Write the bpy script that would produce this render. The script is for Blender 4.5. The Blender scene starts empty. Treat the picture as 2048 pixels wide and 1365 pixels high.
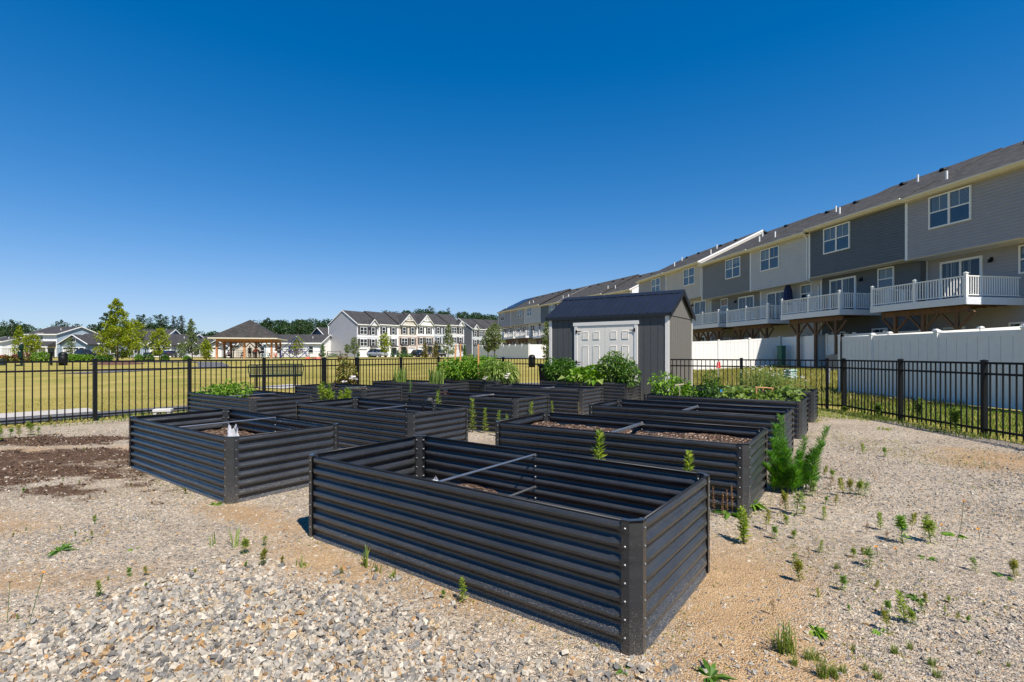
import bpy, math, random
import numpy as np
from mathutils import Vector, Matrix
R = math.radians
rng = np.random.default_rng(7)
random.seed(7)
sc = bpy.context.scene
COL = sc.collection
F, HZ, CX, CAMZ = 1015.37, 709.95, 1024.0, 1.366      # lens and eye height solved from the photo's own geometry

# ------------------------------------------------------------------ terrain
RD = (-.178, .984)                                     # direction of the town house row (away)
RV = (.984, .178)                                      # across it, towards the houses
def ramp(y): return min(max((y-14)*.0148, 0), .83)
def gz(x, y):
    v = RV[0]*x + RV[1]*y
    return max(ramp(y), min(max(.058*(v-13.4), 0), .73))
def gp(px, py, z=0.0):                                 # point on flat ground seen at a photo pixel
    Y = F*(CAMZ-z)/(py-HZ); return Vector(((px-CX)/F*Y, Y, z))
def at(px, Y, z=None):
    x = (px-CX)/F*Y
    return Vector((x, Y, gz(x, Y) if z is None else z))
def zat(py, Y): return CAMZ + (HZ-py)*Y/F

# ------------------------------------------------------------------ materials
MATS = {}
def nodes(name):
    m = bpy.data.materials.new(name); m.use_nodes = True
    nt = m.node_tree; b = nt.nodes['Principled BSDF']
    return m, nt, b
def N(nt, t, **kw):
    n = nt.nodes.new(t)
    for k, v in kw.items():
        if k.startswith('i_'): n.inputs[k[2:].replace('_', ' ')].default_value = v
        else: setattr(n, k, v)
    return n
def c4(c): return (c[0], c[1], c[2], 1)
def ramp_node(nt, stops, interp='LINEAR'):
    r = nt.nodes.new('ShaderNodeValToRGB'); r.color_ramp.interpolation = interp
    e = r.color_ramp.elements
    while len(e) < len(stops): e.new(.5)
    for i, (p, c) in enumerate(stops): e[i].position = p; e[i].color = c4(c)
    return r
def M(name, c, rough=.6, var=.12, scale=6.0, bump=0.0, bscale=40.0, metal=0.0, spec=.5, stretch=None):
    if name in MATS: return MATS[name]
    m, nt, b = nodes(name); L = nt.links.new
    b.inputs['Roughness'].default_value = rough; b.inputs['Metallic'].default_value = metal
    b.inputs['Specular IOR Level'].default_value = spec
    tc = N(nt, 'ShaderNodeTexCoord'); src = tc.outputs['Object']
    if stretch:
        mp = N(nt, 'ShaderNodeMapping'); mp.inputs['Scale'].default_value = stretch
        L(src, mp.inputs['Vector']); src = mp.outputs['Vector']
    no = N(nt, 'ShaderNodeTexNoise', i_Scale=scale, i_Detail=6.0, i_Roughness=.6); L(src, no.inputs['Vector'])
    lo = tuple(x*(1-var) for x in c); hi = tuple(min(1, x*(1+var)) for x in c)
    r = ramp_node(nt, [(.3, lo), (.7, hi)]); L(no.outputs['Fac'], r.inputs['Fac'])
    L(r.outputs['Color'], b.inputs['Base Color'])
    if bump:
        n2 = N(nt, 'ShaderNodeTexNoise', i_Scale=bscale, i_Detail=4.0); L(src, n2.inputs['Vector'])
        bp = N(nt, 'ShaderNodeBump', i_Strength=bump, i_Distance=.02); L(n2.outputs['Fac'], bp.inputs['Height'])
        L(bp.outputs['Normal'], b.inputs['Normal'])
    MATS[name] = m; return m
def leafmat(name, stops, trans=.35, rough=.5):
    if name in MATS: return MATS[name]
    m, nt, b = nodes(name); L = nt.links.new
    g = N(nt, 'ShaderNodeNewGeometry'); r = ramp_node(nt, stops)
    L(g.outputs['Random Per Island'], r.inputs['Fac'])
    L(r.outputs['Color'], b.inputs['Base Color'])
    b.inputs['Roughness'].default_value = rough; b.inputs['Specular IOR Level'].default_value = .3
    tr = N(nt, 'ShaderNodeBsdfTranslucent'); mx = N(nt, 'ShaderNodeMixShader'); mx.inputs[0].default_value = trans
    hs = N(nt, 'ShaderNodeHueSaturation', i_Value=1.5, i_Saturation=1.1); L(r.outputs['Color'], hs.inputs['Color'])
    L(hs.outputs['Color'], tr.inputs['Color'])
    L(b.outputs[0], mx.inputs[1]); L(tr.outputs[0], mx.inputs[2])
    L(mx.outputs[0], nt.nodes['Material Output'].inputs['Surface'])
    MATS[name] = m; return m
def shingle(name, c):
    if name in MATS: return MATS[name]
    m, nt, b = nodes(name); L = nt.links.new
    tc = N(nt, 'ShaderNodeTexCoord'); 
    mp = N(nt, 'ShaderNodeMapping'); mp.inputs['Scale'].default_value = (3.2, 7, 7)
    L(tc.outputs['Object'], mp.inputs['Vector'])
    vo = N(nt, 'ShaderNodeTexVoronoi', i_Scale=1.0); vo.distance = 'CHEBYCHEV'; L(mp.outputs['Vector'], vo.inputs['Vector'])
    no = N(nt, 'ShaderNodeTexNoise', i_Scale=14.0, i_Detail=6.0); L(tc.outputs['Object'], no.inputs['Vector'])
    mixc = N(nt, 'ShaderNodeMix', data_type='FLOAT'); mixc.inputs[0].default_value = .5
    sp = N(nt, 'ShaderNodeSeparateColor'); L(vo.outputs['Color'], sp.inputs[0])
    L(sp.outputs[0], mixc.inputs[2]); L(no.outputs['Fac'], mixc.inputs[3])
    r = ramp_node(nt, [(.25, tuple(x*.6 for x in c)), (.5, c), (.75, tuple(x*1.5 for x in c))])
    L(mixc.outputs[0], r.inputs['Fac']); L(r.outputs['Color'], b.inputs['Base Color'])
    bp = N(nt, 'ShaderNodeBump', i_Strength=.5, i_Distance=.01); L(mixc.outputs[0], bp.inputs['Height']); L(bp.outputs['Normal'], b.inputs['Normal'])
    b.inputs['Roughness'].default_value = .85; b.inputs['Specular IOR Level'].default_value = .25
    MATS[name] = m; return m
def siding(name, c, course=.14):                       # far walls: lap siding as relief
    if name in MATS: return MATS[name]
    m, nt, b = nodes(name); L = nt.links.new
    tc = N(nt, 'ShaderNodeTexCoord'); sx = N(nt, 'ShaderNodeSeparateXYZ'); L(tc.outputs['Object'], sx.inputs[0])
    d = N(nt, 'ShaderNodeMath', operation='DIVIDE'); d.inputs[1].default_value = course; L(sx.outputs['Z'], d.inputs[0])
    fr = N(nt, 'ShaderNodeMath', operation='FRACT'); L(d.outputs[0], fr.inputs[0])
    bp = N(nt, 'ShaderNodeBump', i_Strength=.9, i_Distance=.03); bp.invert = True; L(fr.outputs[0], bp.inputs['Height']); L(bp.outputs['Normal'], b.inputs['Normal'])
    no = N(nt, 'ShaderNodeTexNoise', i_Scale=1.5, i_Detail=5.0); L(tc.outputs['Object'], no.inputs['Vector'])
    r = ramp_node(nt, [(.3, tuple(x*.92 for x in c)), (.7, tuple(min(1, x*1.06) for x in c))]); L(no.outputs['Fac'], r.inputs['Fac'])
    L(r.outputs['Color'], b.inputs['Base Color']); b.inputs['Roughness'].default_value = .55
    MATS[name] = m; return m
def brickmat(name, c1, c2):
    if name in MATS: return MATS[name]
    m, nt, b = nodes(name); L = nt.links.new
    tc = N(nt, 'ShaderNodeTexCoord'); mp = N(nt, 'ShaderNodeMapping'); mp.inputs['Rotation'].default_value = (R(90), 0, 0)
    L(tc.outputs['Object'], mp.inputs['Vector'])
    br = N(nt, 'ShaderNodeTexBrick', i_Scale=4.0); br.inputs['Color1'].default_value = c4(c1); br.inputs['Color2'].default_value = c4(c2)
    br.inputs['Mortar'].default_value = (.45, .42, .38, 1); L(mp.outputs['Vector'], br.inputs['Vector'])
    L(br.outputs['Color'], b.inputs['Base Color']); b.inputs['Roughness'].default_value = .85
    MATS[name] = m; return m

WHITE = M('white_vinyl', (.82, .79, .75), .4, .03)
TRIM = M('white_trim', (.78, .77, .74), .45, .04)
CREAM = M('cream_gutter', (.66, .60, .47), .45, .04)
BLACK = M('black_powder_coat', (.0045, .0045, .005), .5, .2, 30, spec=.28)
GLASS = M('window_glass', (.02, .035, .06), .04, .3, 1.2, spec=1.0)
GLASSD = M('window_glass_dark', (.012, .016, .024), .06, .3, 1.2, spec=.6)
TIMBER = M('treated_timber', (.13, .068, .034), .8, .35, 5, .3, 30, stretch=(1, 1, .15))
CEDAR = M('cedar_timber', (.42, .18, .07), .75, .3, 5, stretch=(1, 1, .2))
BARK = M('bark', (.11, .085, .065), .9, .35, 14, .5, 40)
SHING = shingle('asphalt_shingle', (.055, .050, .045))
SHINGF = shingle('far_asphalt_shingle', (.046, .043, .043))
CONC = M('concrete', (.42, .38, .335), .85, .1, 12, .2, 60)
ASPH = M('asphalt', (.10, .095, .095), .9, .15, 20, .3, 120)
STEEL = M('galvanised_steel', (.33, .345, .36), .36, .12, 25, metal=.85)
DOORW = M('door_white', (.68, .66, .63), .45, .04)
SHUT = M('shutter_dark', (.025, .02, .022), .5, .1)
GREENP = M('green_coated_steel', (.004, .022, .016), .6, .15, spec=.2)

# ------------------------------------------------------------------ mesh helpers
class MB:
    def __init__(s): s.v = []; s.f = []; s.mi = []; s.cur = 0
    def mat(s, i): s.cur = i; return s
    def add(s, vs, fs):
        o = len(s.v); s.v += [tuple(v) for v in vs]
        for f in fs: s.f.append(tuple(o+i for i in f)); s.mi.append(s.cur)
        return s
    def box(s, x0, y0, z0, x1, y1, z1):
        x0, x1 = min(x0, x1), max(x0, x1); y0, y1 = min(y0, y1), max(y0, y1); z0, z1 = min(z0, z1), max(z0, z1)
        return s.add([(x0,y0,z0),(x1,y0,z0),(x1,y1,z0),(x0,y1,z0),(x0,y0,z1),(x1,y0,z1),(x1,y1,z1),(x0,y1,z1)],
              [(0,3,2,1),(4,5,6,7),(0,1,5,4),(1,2,6,5),(2,3,7,6),(3,0,4,7)])
    def bar(s, p, q, w, h, up=(0,0,1)):
        p, q = Vector(p), Vector(q); d = (q-p).normalized(); u = Vector(up)
        if abs(d.dot(u)) > .98: u = Vector((0, 1, 0))
        a = d.cross(u).normalized()*w/2; b = a.cross(d).normalized()*h/2
        vs = [e+sa*a+sb*b for e in (p, q) for sa, sb in ((-1,-1),(1,-1),(1,1),(-1,1))]
        return s.add(vs, [(0,1,2,3),(7,6,5,4),(0,4,5,1),(1,5,6,2),(2,6,7,3),(3,7,4,0)])
    def tube(s, pts, rs, n=6, cap=True):
        pts = [Vector(p) for p in pts]
        if not hasattr(rs, '__len__'): rs = [rs]*len(pts)
        vs = []; fs = []
        for i, p in enumerate(pts):
            d = (pts[min(i+1, len(pts)-1)]-pts[max(i-1, 0)]).normalized()
            u = Vector((0,0,1)) if abs(d.z) < .9 else Vector((1,0,0))
            a = d.cross(u).normalized(); b = d.cross(a)
            for k in range(n):
                t = 2*math.pi*k/n; vs.append(p+rs[i]*(a*math.cos(t)+b*math.sin(t)))
        for i in range(len(pts)-1):
            for k in range(n):
                fs.append((i*n+k, i*n+(k+1) % n, (i+1)*n+(k+1) % n, (i+1)*n+k))
        if cap: fs.append(tuple(range(n-1, -1, -1))); fs.append(tuple(range((len(pts)-1)*n, len(pts)*n)))
        return s.add(vs, fs)
    def lathe(s, prof, c=(0,0,0), n=16):
        vs = [(c[0]+r*math.cos(2*math.pi*k/n), c[1]+r*math.sin(2*math.pi*k/n), c[2]+z) for r, z in prof for k in range(n)]
        fs = [(i*n+k, i*n+(k+1) % n, (i+1)*n+(k+1) % n, (i+1)*n+k) for i in range(len(prof)-1) for k in range(n)]
        return s.add(vs, fs)
    def prism(s, poly, axis, a, b):                    # poly in the two other axes
        n = len(poly)
        def P(p, t): return {'x': (t, p[0], p[1]), 'y': (p[0], t, p[1]), 'z': (p[0], p[1], t)}[axis]
        return s.add([P(p, a) for p in poly]+[P(p, b) for p in poly],
              [tuple(range(n-1, -1, -1)), tuple(range(n, 2*n))]+[(i, (i+1) % n, n+(i+1) % n, n+i) for i in range(n)])
    def build(s, name, mats, parent=None, loc=None, smooth=False, bevel=0):
        me = bpy.data.meshes.new(name); me.from_pydata(s.v, [], s.f)
        if not isinstance(mats, (list, tuple)): mats = [mats]
        for m in mats: me.materials.append(m)
        if len(mats) > 1: me.polygons.foreach_set('material_index', s.mi)
        if smooth: me.polygons.foreach_set('use_smooth', [True]*len(me.polygons))
        me.update()
        o = bpy.data.objects.new(name, me); COL.objects.link(o)
        if parent: o.parent = parent
        if loc is not None: o.location = loc
        if bevel:
            b = o.modifiers.new('edge', 'BEVEL'); b.width = bevel; b.segments = 2; b.limit_method = 'ANGLE'
        return o
def npmesh(name, V, Fc, mats, parent=None, smooth=False):
    V = np.asarray(V, np.float32); Fc = np.asarray(Fc, np.int32); k = Fc.shape[1]
    me = bpy.data.meshes.new(name)
    me.vertices.add(len(V)); me.vertices.foreach_set('co', V.ravel())
    me.loops.add(Fc.size); me.loops.foreach_set('vertex_index', Fc.ravel())
    me.polygons.add(len(Fc)); me.polygons.foreach_set('loop_start', np.arange(0, Fc.size, k, dtype=np.int32))
    try: me.polygons.foreach_set('loop_total', np.full(len(Fc), k, np.int32))
    except Exception: pass
    me.polygons.foreach_set('use_smooth', np.full(len(Fc), bool(smooth)))
    me.update(calc_edges=True); me.validate()
    for m in (mats if isinstance(mats, (list, tuple)) else [mats]): me.materials.append(m)
    o = bpy.data.objects.new(name, me); COL.objects.link(o)
    if parent: o.parent = parent
    return o
def tag(o, label=None, cat=None, group=None, kind=None):
    if label: o['label'] = label
    if cat: o['category'] = cat
    if group: o['group'] = group
    if kind: o['kind'] = kind
    return o
def thing(name, label, cat, loc=(0,0,0), rz=0, group=None, s=1.0):
    o = bpy.data.objects.new(name, None); COL.objects.link(o); o.empty_display_size = .2
    o.location = loc; o.rotation_euler = (0, 0, rz); o.scale = (s, s, s)
    return tag(o, label, cat, group)
def dup(root, loc, rz=0.0, label=None, group=None, s=None):
    kids = {}
    for o in list(COL.objects): kids.setdefault(o.parent, []).append(o)
    def rec(o, par):
        c = o.copy(); COL.objects.link(c); c.parent = par
        for ch in kids.get(o, []): rec(ch, c)
        return c
    r = rec(root, None); r.location = loc; r.rotation_euler = (0, 0, rz)
    if s is not None: r.scale = s if hasattr(s, '__len__') else (s, s, s)
    if label: r['label'] = label
    if group: r['group'] = group
    return r

# leaves: many small separate faces
def leafset(P, D, ln, wd, fold=.25, droop=.25):
    P = np.asarray(P, float); D = np.asarray(D, float); n = len(P)
    D = D/np.maximum(np.linalg.norm(D, axis=1, keepdims=True), 1e-6)
    ln = np.broadcast_to(ln, (n,)).reshape(n, 1); wd = np.broadcast_to(wd, (n,)).reshape(n, 1)
    up = rng.normal(size=(n, 3))*.5+np.array([0, 0, 1.0])
    S = np.cross(D, up); S /= np.maximum(np.linalg.norm(S, axis=1, keepdims=True), 1e-6)
    U = np.cross(S, D)
    tip = P+D*ln-np.array([0, 0, 1])*ln*droop
    mid = P+D*ln*.45+U*0
    a = mid+S*wd/2+U*wd*fold; b = mid-S*wd/2+U*wd*fold
    V = np.stack([P, a, tip, b], 1).reshape(-1, 3)
    Fc = np.arange(4*n).reshape(n, 4)
    return V, Fc
def blobpts(n, c, r, shell=.5):                        # points through an ellipsoid, more towards its skin
    d = rng.normal(size=(n, 3)); d /= np.linalg.norm(d, axis=1, keepdims=True)
    q = rng.random((n, 1))**(1/3*shell)
    return np.array(c)+d*q*np.array(r), d
GR1 = leafmat('leaf_fresh', [(0, (.06, .15, .012)), (.5, (.14, .27, .022)), (1, (.27, .40, .05))])
WEEDL = leafmat('leaf_weed', [(0, (.11, .18, .018)), (.5, (.23, .31, .035)), (1, (.40, .43, .08))], .5)
WEEDY = leafmat('leaf_weed_yellowing', [(0, (.13, .15, .02)), (.5, (.27, .28, .045)), (1, (.45, .38, .11))], .5)
GR2 = leafmat('leaf_deep', [(0, (.025, .075, .010)), (.5, (.065, .15, .018)), (1, (.14, .25, .035))])
GR3 = leafmat('leaf_pale', [(0, (.10, .16, .03)), (.5, (.19, .27, .055)), (1, (.31, .38, .10))])
YTREE = leafmat('leaf_young_tree', [(0, (.10, .15, .008)), (.5, (.24, .30, .012)), (1, (.42, .42, .03))], .4)
PTREE = leafmat('leaf_pale_tree', [(0, (.09, .12, .04)), (.5, (.16, .21, .07)), (1, (.27, .30, .11))], .4)
WOOD = leafmat('leaf_woodland', [(0, (.010, .028, .010)), (.5, (.026, .062, .018)), (1, (.062, .115, .03))], .2)
PINE = leafmat('leaf_pine', [(0, (.015, .03, .022)), (1, (.045, .075, .05))], .15)
REDL = leafmat('leaf_bronze', [(0, (.08, .03, .015)), (.4, (.14, .09, .02)), (.7, (.12, .16, .025)), (1, (.3, .28, .04))])
DRY = leafmat('dry_stalk', [(0, (.16, .09, .04)), (1, (.36, .22, .11))], .1)
GRASSM = leafmat('grass_blade', [(0, (.07, .14, .015)), (.5, (.16, .23, .03)), (1, (.34, .30, .08))], .3)
PETW = leafmat('petal_white', [(0, (.75, .72, .70)), (1, (.85, .80, .80))], .3)
PETR = leafmat('petal_coral', [(0, (.40, .07, .06)), (1, (.62, .22, .18))], .3)
PETO = leafmat('petal_orange', [(0, (.75, .28, .02)), (1, (.85, .42, .04))], .3)
STEM = M('stem_green', (.09, .14, .03), .6)
REDST = M('stem_red', (.16, .07, .03), .7)

# ------------------------------------------------------------------ fence lines (plan)
LA = R(145.6); LX = Vector((-math.cos(LA), -math.sin(LA), 0)); LY = Vector((-LX.y, LX.x, 0))   # garden grid: along the beds, across them
CRN_R = Vector((8.05, 12.33, 0)); CRN_B = CRN_R - LX*12.09
def online(p0, d, px):                                 # where a plan line passes under photo column px
    r = (px-CX)/F; t = (r*p0.y-p0.x)/(d.x-r*d.y); return p0+d*t
PL0 = Vector((-8.6, 10.45, 0)); DL = (CRN_B-PL0).normalized()
P190 = online(PL0, DL, 190)
LEFT_POSTS = [P190-DL*1.78]+[online(PL0, DL, x) for x in (190, 379, 528, 648, 714, 802, 877)]+[CRN_B]
BACK_POSTS = [CRN_B, CRN_R-LX*10.14, CRN_R-LX*8.22]
SIDE_POSTS = [CRN_R-LX*t for t in (4.25, 2.295, .338, 0)]
DRR = Vector((-.105, -1.95, 0))
RIGHT_POSTS = [CRN_R+DRR*i for i in range(5)]

# ------------------------------------------------------------------ ground
def vnoise(x, y, s, seed=0):                           # smooth value noise for arrays
    x = np.asarray(x)*s; y = np.asarray(y)*s
    xi = np.floor(x).astype(np.int64); yi = np.floor(y).astype(np.int64); fx = x-xi; fy = y-yi
    def h(a, b):
        n = (a*374761393+b*668265263+seed*974711) & 0xffffffff
        n = ((n ^ (n >> 13))*1274126177) & 0xffffffff
        return ((n ^ (n >> 16)) & 0xffff)/65535.0
    fx = fx*fx*(3-2*fx); fy = fy*fy*(3-2*fy)
    return (h(xi, yi)*(1-fx)+h(xi+1, yi)*fx)*(1-fy)+(h(xi, yi+1)*(1-fx)+h(xi+1, yi+1)*fx)*fy
def fbm(x, y, s, seed=0): return .5*vnoise(x, y, s, seed)+.27*vnoise(x, y, s*2.1, seed+1)+.15*vnoise(x, y, s*4.3, seed+2)+.08*vnoise(x, y, s*9, seed+3)

def axis(a, b):                                        # spacing grows with distance
    v = [0.0]
    while v[-1] < b: v.append(v[-1]+max(1.0, .06*v[-1]))
    w = [0.0]
    while w[-1] > a: w.append(w[-1]-max(1.0, .06*-w[-1]))
    return sorted(set(w+v))
xs = axis(-900, 900); ys = axis(-60, 1600)
V = [(x, y, gz(x, y)) for y in ys for x in xs]; nx = len(xs)
Fc = [(j*nx+i, j*nx+i+1, (j+1)*nx+i+1, (j+1)*nx+i) for j in range(len(ys)-1) for i in range(nx-1)]
def lawnmat():
    m, nt, b = nodes('dry_lawn'); L = nt.links.new
    tc = N(nt, 'ShaderNodeTexCoord')
    n1 = N(nt, 'ShaderNodeTexNoise', i_Scale=.35, i_Detail=5.0, i_Roughness=.65); L(tc.outputs['Object'], n1.inputs['Vector'])
    n2 = N(nt, 'ShaderNodeTexNoise', i_Scale=11.0, i_Detail=8.0, i_Roughness=.75); L(tc.outputs['Object'], n2.inputs['Vector'])
    mx = N(nt, 'ShaderNodeMix', data_type='FLOAT'); mx.inputs[0].default_value = .42; L(n1.outputs['Fac'], mx.inputs[2]); L(n2.outputs['Fac'], mx.inputs[3])
    r = ramp_node(nt, [(.30, (.115, .13, .02)), (.43, (.225, .205, .045)), (.55, (.345, .27, .08)), (.70, (.44, .34, .14))])
    L(mx.outputs[0], r.inputs['Fac']); L(r.outputs['Color'], b.inputs['Base Color'])
    n3 = N(nt, 'ShaderNodeTexNoise', i_Scale=45.0, i_Detail=4.0); L(tc.outputs['Object'], n3.inputs['Vector'])
    bp = N(nt, 'ShaderNodeBump', i_Strength=.7, i_Distance=.04); L(n3.outputs['Fac'], bp.inputs['Height']); L(bp.outputs['Normal'], b.inputs['Normal'])
    b.inputs['Roughness'].default_value = .95; b.inputs['Specular IOR Level'].default_value = .1
    return m
tag(npmesh('lawn_ground', V, Fc, lawnmat(), smooth=True), kind='structure')

# gravel yard: one sheet inside the fence, stained by soil and sand where the photo shows it
poly = [PL0-DL*14]+LEFT_POSTS[1:-1]+[CRN_B, CRN_R]+[CRN_R+DRR*8]
poly = [(p.x, p.y) for p in poly]
def inside(x, y):
    x = np.asarray(x); y = np.asarray(y); c = np.zeros(x.shape, bool); n = len(poly)
    for i in range(n):
        x0, y0 = poly[i]; x1, y1 = poly[(i+1) % n]
        cond = ((y0 > y) != (y1 > y)) & (x < (x1-x0)*(y-y0)/((y1-y0) if y1 != y0 else 1e-9)+x0)
        c ^= cond
    return c
def fence_d(x, y):                                     # distance to the fence lines
    d = np.full(np.shape(x), 99.0)
    for a, b in ((LEFT_POSTS[0], CRN_B), (CRN_B, CRN_R), (CRN_R, RIGHT_POSTS[-1])):
        ex, ey = b.x-a.x, b.y-a.y; t = np.clip(((x-a.x)*ex+(y-a.y)*ey)/(ex*ex+ey*ey), 0, 1)
        d = np.minimum(d, np.hypot(x-a.x-t*ex, y-a.y-t*ey))
    return d
def ell(x, y, cx, cy, rx, ry, a=0.0):
    ca, sa = math.cos(a), math.sin(a); u = (x-cx)*ca+(y-cy)*sa; v = -(x-cx)*sa+(y-cy)*ca
    return 1-np.sqrt((u/rx)**2+(v/ry)**2)
def mask_soil(x, y):
    n = (fbm(x, y*1.8, .9, 5)-.5)*2.2+(fbm(x, y*1.6, 3.1, 15)-.5)*1.5
    m = np.maximum.reduce([ell(x, y, -5.7, 5.85, 2.7, 1.0, -.10)+n, ell(x, y, -7.3, 8.0, 2.4, .6, .06)+n, ell(x, y, -6.0, 6.9, 2.2, .75, .1)+n-.02,
        ell(x, y, -4.6, 5.1, 1.3, .5, -.2)+n-.35, ell(x, y, -3.9, 5.9, .9, .35, -.5)+n-.1])
    return np.clip(m*1.25+.28, 0, 1)*(m > -.3)
def mask_sand(x, y):
    n = (fbm(x, y, 1.1, 11)-.5)*2.4
    m = np.maximum.reduce([ell(x, y, 1.35, 2.75, .55, 1.2, -.3)+n*.5, ell(x, y, -1.3, 3.35, 1.1, .4, -.55)+n*.5, ell(x, y, -.2, 2.75, 1.0, .22, -.6)+n*.5, ell(x, y, -2.9, 3.0, 1.5, .35, .1)+n*.7,
        ell(x, y, 6.6, 6.6, 1.2, .9, .5)+n*.6, ell(x, y, -6.0, 6.9, 2.2, .9, 0)+n*.4, ell(x, y, 1.0, 2.1, 1.6, .5, .1)+n*.8-.2, ell(x, y, -2.3, 4.3, 1.1, .3, -.6)+n*.8, ell(x, y, -4.6, 4.2, 1.2, .5, 0)+n*.8-.2])
    return np.clip(m*1.1+.35*fbm(x, y, .7, 3), 0, 1)
def mask_coarse(x, y):                                 # the heap of fresh crushed stone in front
    e = np.interp(x, [-3.2, -2.52, -2.26, -2.05, -1.49, -.97, -.47, -.06, .29, .6, .9], [1.9, 2.5, 2.89, 3.27, 3.27, 3.05, 2.72, 2.50, 2.30, 2.2, 2.0])+(fbm(x, y, 2.2, 21)-.5)*.45
    return np.clip((e-y)*1.5+.30, 0, 1)**1.8
st = .09; gx = np.arange(-12, 10.2, st); gy = np.arange(-8, 21, st)
GX, GY = np.meshgrid(gx, gy); ins = inside(GX, GY)
idx = np.arange(GX.size).reshape(GX.shape)
cell = ins[:-1, :-1] & ins[1:, :-1] & ins[:-1, 1:] & ins[1:, 1:]
q = np.stack([idx[:-1, :-1], idx[:-1, 1:], idx[1:, 1:], idx[1:, :-1]], -1)[cell]
GZ = .006+.018*(fbm(GX, GY, .9, 40)-.3)*(fence_d(GX, GY) > .3)
def gravelmat():
    m, nt, b = nodes('gravel_and_sand'); L = nt.links.new
    tc = N(nt, 'ShaderNodeTexCoord'); at_ = N(nt, 'ShaderNodeAttribute', attribute_name='stain'); sp = N(nt, 'ShaderNodeSeparateColor'); L(at_.outputs['Color'], sp.inputs[0])
    v1 = N(nt, 'ShaderNodeTexVoronoi', i_Scale=120.0, i_Randomness=1.0); L(tc.outputs['Object'], v1.inputs['Vector'])
    v2 = N(nt, 'ShaderNodeTexVoronoi', i_Scale=58.0, i_Randomness=1.0); L(tc.outputs['Object'], v2.inputs['Vector'])
    s1 = N(nt, 'ShaderNodeSeparateColor'); L(v1.outputs['Color'], s1.inputs[0]); s2 = N(nt, 'ShaderNodeSeparateColor'); L(v2.outputs['Color'], s2.inputs[0])
    st_ = [(0, (.12, .115, .11)), (.2, (.25, .235, .215)), (.45, (.39, .355, .31)), (.7, (.47, .40, .31)), (.88, (.60, .56, .50)), (1, (.40, .27, .15))]
    r1 = ramp_node(nt, st_); L(s1.outputs[0], r1.inputs['Fac']); r2 = ramp_node(nt, st_); L(s2.outputs[0], r2.inputs['Fac'])
    pick = N(nt, 'ShaderNodeMath', operation='GREATER_THAN'); pick.inputs[1].default_value = .62; L(s2.outputs[1], pick.inputs[0])
    peb = N(nt, 'ShaderNodeMix', data_type='RGBA'); L(pick.outputs[0], peb.inputs[0]); L(r1.outputs['Color'], peb.inputs[6]); L(r2.outputs['Color'], peb.inputs[7])
    n1 = N(nt, 'ShaderNodeTexNoise', i_Scale=90.0, i_Detail=8.0, i_Roughness=.8); L(tc.outputs['Object'], n1.inputs['Vector'])
    sand = ramp_node(nt, [(.30, (.20, .13, .07)), (.5, (.40, .285, .17)), (.70, (.60, .48, .34))]); L(n1.outputs['Fac'], sand.inputs['Fac'])
    soil = ramp_node(nt, [(.35, (.045, .026, .017)), (.65, (.15, .092, .056))]); L(n1.outputs['Fac'], soil.inputs['Fac'])
    def brk(sock, k, lo=.0):                           # break the stain's edge up stone by stone
        a = N(nt, 'ShaderNodeMath', operation='MULTIPLY_ADD'); a.inputs[1].default_value = k; L(s1.outputs[1], a.inputs[0]); L(sock, a.inputs[2])
        c = N(nt, 'ShaderNodeMapRange'); c.inputs[1].default_value = .62+lo; c.inputs[2].default_value = .92+lo; L(a.outputs[0], c.inputs[0]); return c.outputs[0]
    m1 = N(nt, 'ShaderNodeMix', data_type='RGBA'); L(brk(sp.outputs[1], .75, .18), m1.inputs[0]); L(peb.outputs[2], m1.inputs[6]); L(sand.outputs['Color'], m1.inputs[7])
    m2 = N(nt, 'ShaderNodeMix', data_type='RGBA'); L(brk(sp.outputs[0], .45), m2.inputs[0]); L(m1.outputs[2], m2.inputs[6]); L(soil.outputs['Color'], m2.inputs[7])
    n5 = N(nt, 'ShaderNodeTexNoise', i_Scale=1.1, i_Detail=7.0, i_Roughness=.65); L(tc.outputs['Object'], n5.inputs['Vector'])
    g = ramp_node(nt, [(.3, (.84, .73, .61)), (.5, (1.06, .95, .82)), (.7, (1.22, 1.12, .99))]); L(n5.outputs['Fac'], g.inputs['Fac'])
    mu = N(nt, 'ShaderNodeMix', data_type='RGBA', blend_type='MULTIPLY'); mu.inputs[0].default_value = 1; L(m2.outputs[2], mu.inputs[6]); L(g.outputs['Color'], mu.inputs[7])
    L(mu.outputs[2], b.inputs['Base Color'])
    bp = N(nt, 'ShaderNodeBump', i_Strength=.9, i_Distance=.012); bp.invert = True; L(v1.outputs['Distance'], bp.inputs['Height'])
    b2 = N(nt, 'ShaderNodeBump', i_Strength=.35, i_Distance=.008); L(n1.outputs['Fac'], b2.inputs['Height']); L(bp.outputs['Normal'], b2.inputs['Normal'])
    n6 = N(nt, 'ShaderNodeTexNoise', i_Scale=5.0, i_Detail=6.0); L(tc.outputs['Object'], n6.inputs['Vector'])
    b3 = N(nt, 'ShaderNodeBump', i_Strength=.6, i_Distance=.06); L(n6.outputs['Fac'], b3.inputs['Height']); L(b2.outputs['Normal'], b3.inputs['Normal'])
    L(b3.outputs['Normal'], b.inputs['Normal']); b.inputs['Roughness'].default_value = .9; b.inputs['Specular IOR Level'].default_value = .25
    return m
go = npmesh('gravel_ground', np.stack([GX.ravel(), GY.ravel(), GZ.ravel()], 1), q, gravelmat(), smooth=True)
tag(go, kind='structure')
ca = go.data.color_attributes.new('stain', 'FLOAT_COLOR', 'POINT')
sm, sd = mask_soil(GX, GY).ravel(), mask_sand(GX, GY).ravel()
ca.data.foreach_set('color', np.stack([sm, sd, sm*0, sm*0+1], 1).astype(np.float32).ravel())

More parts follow.
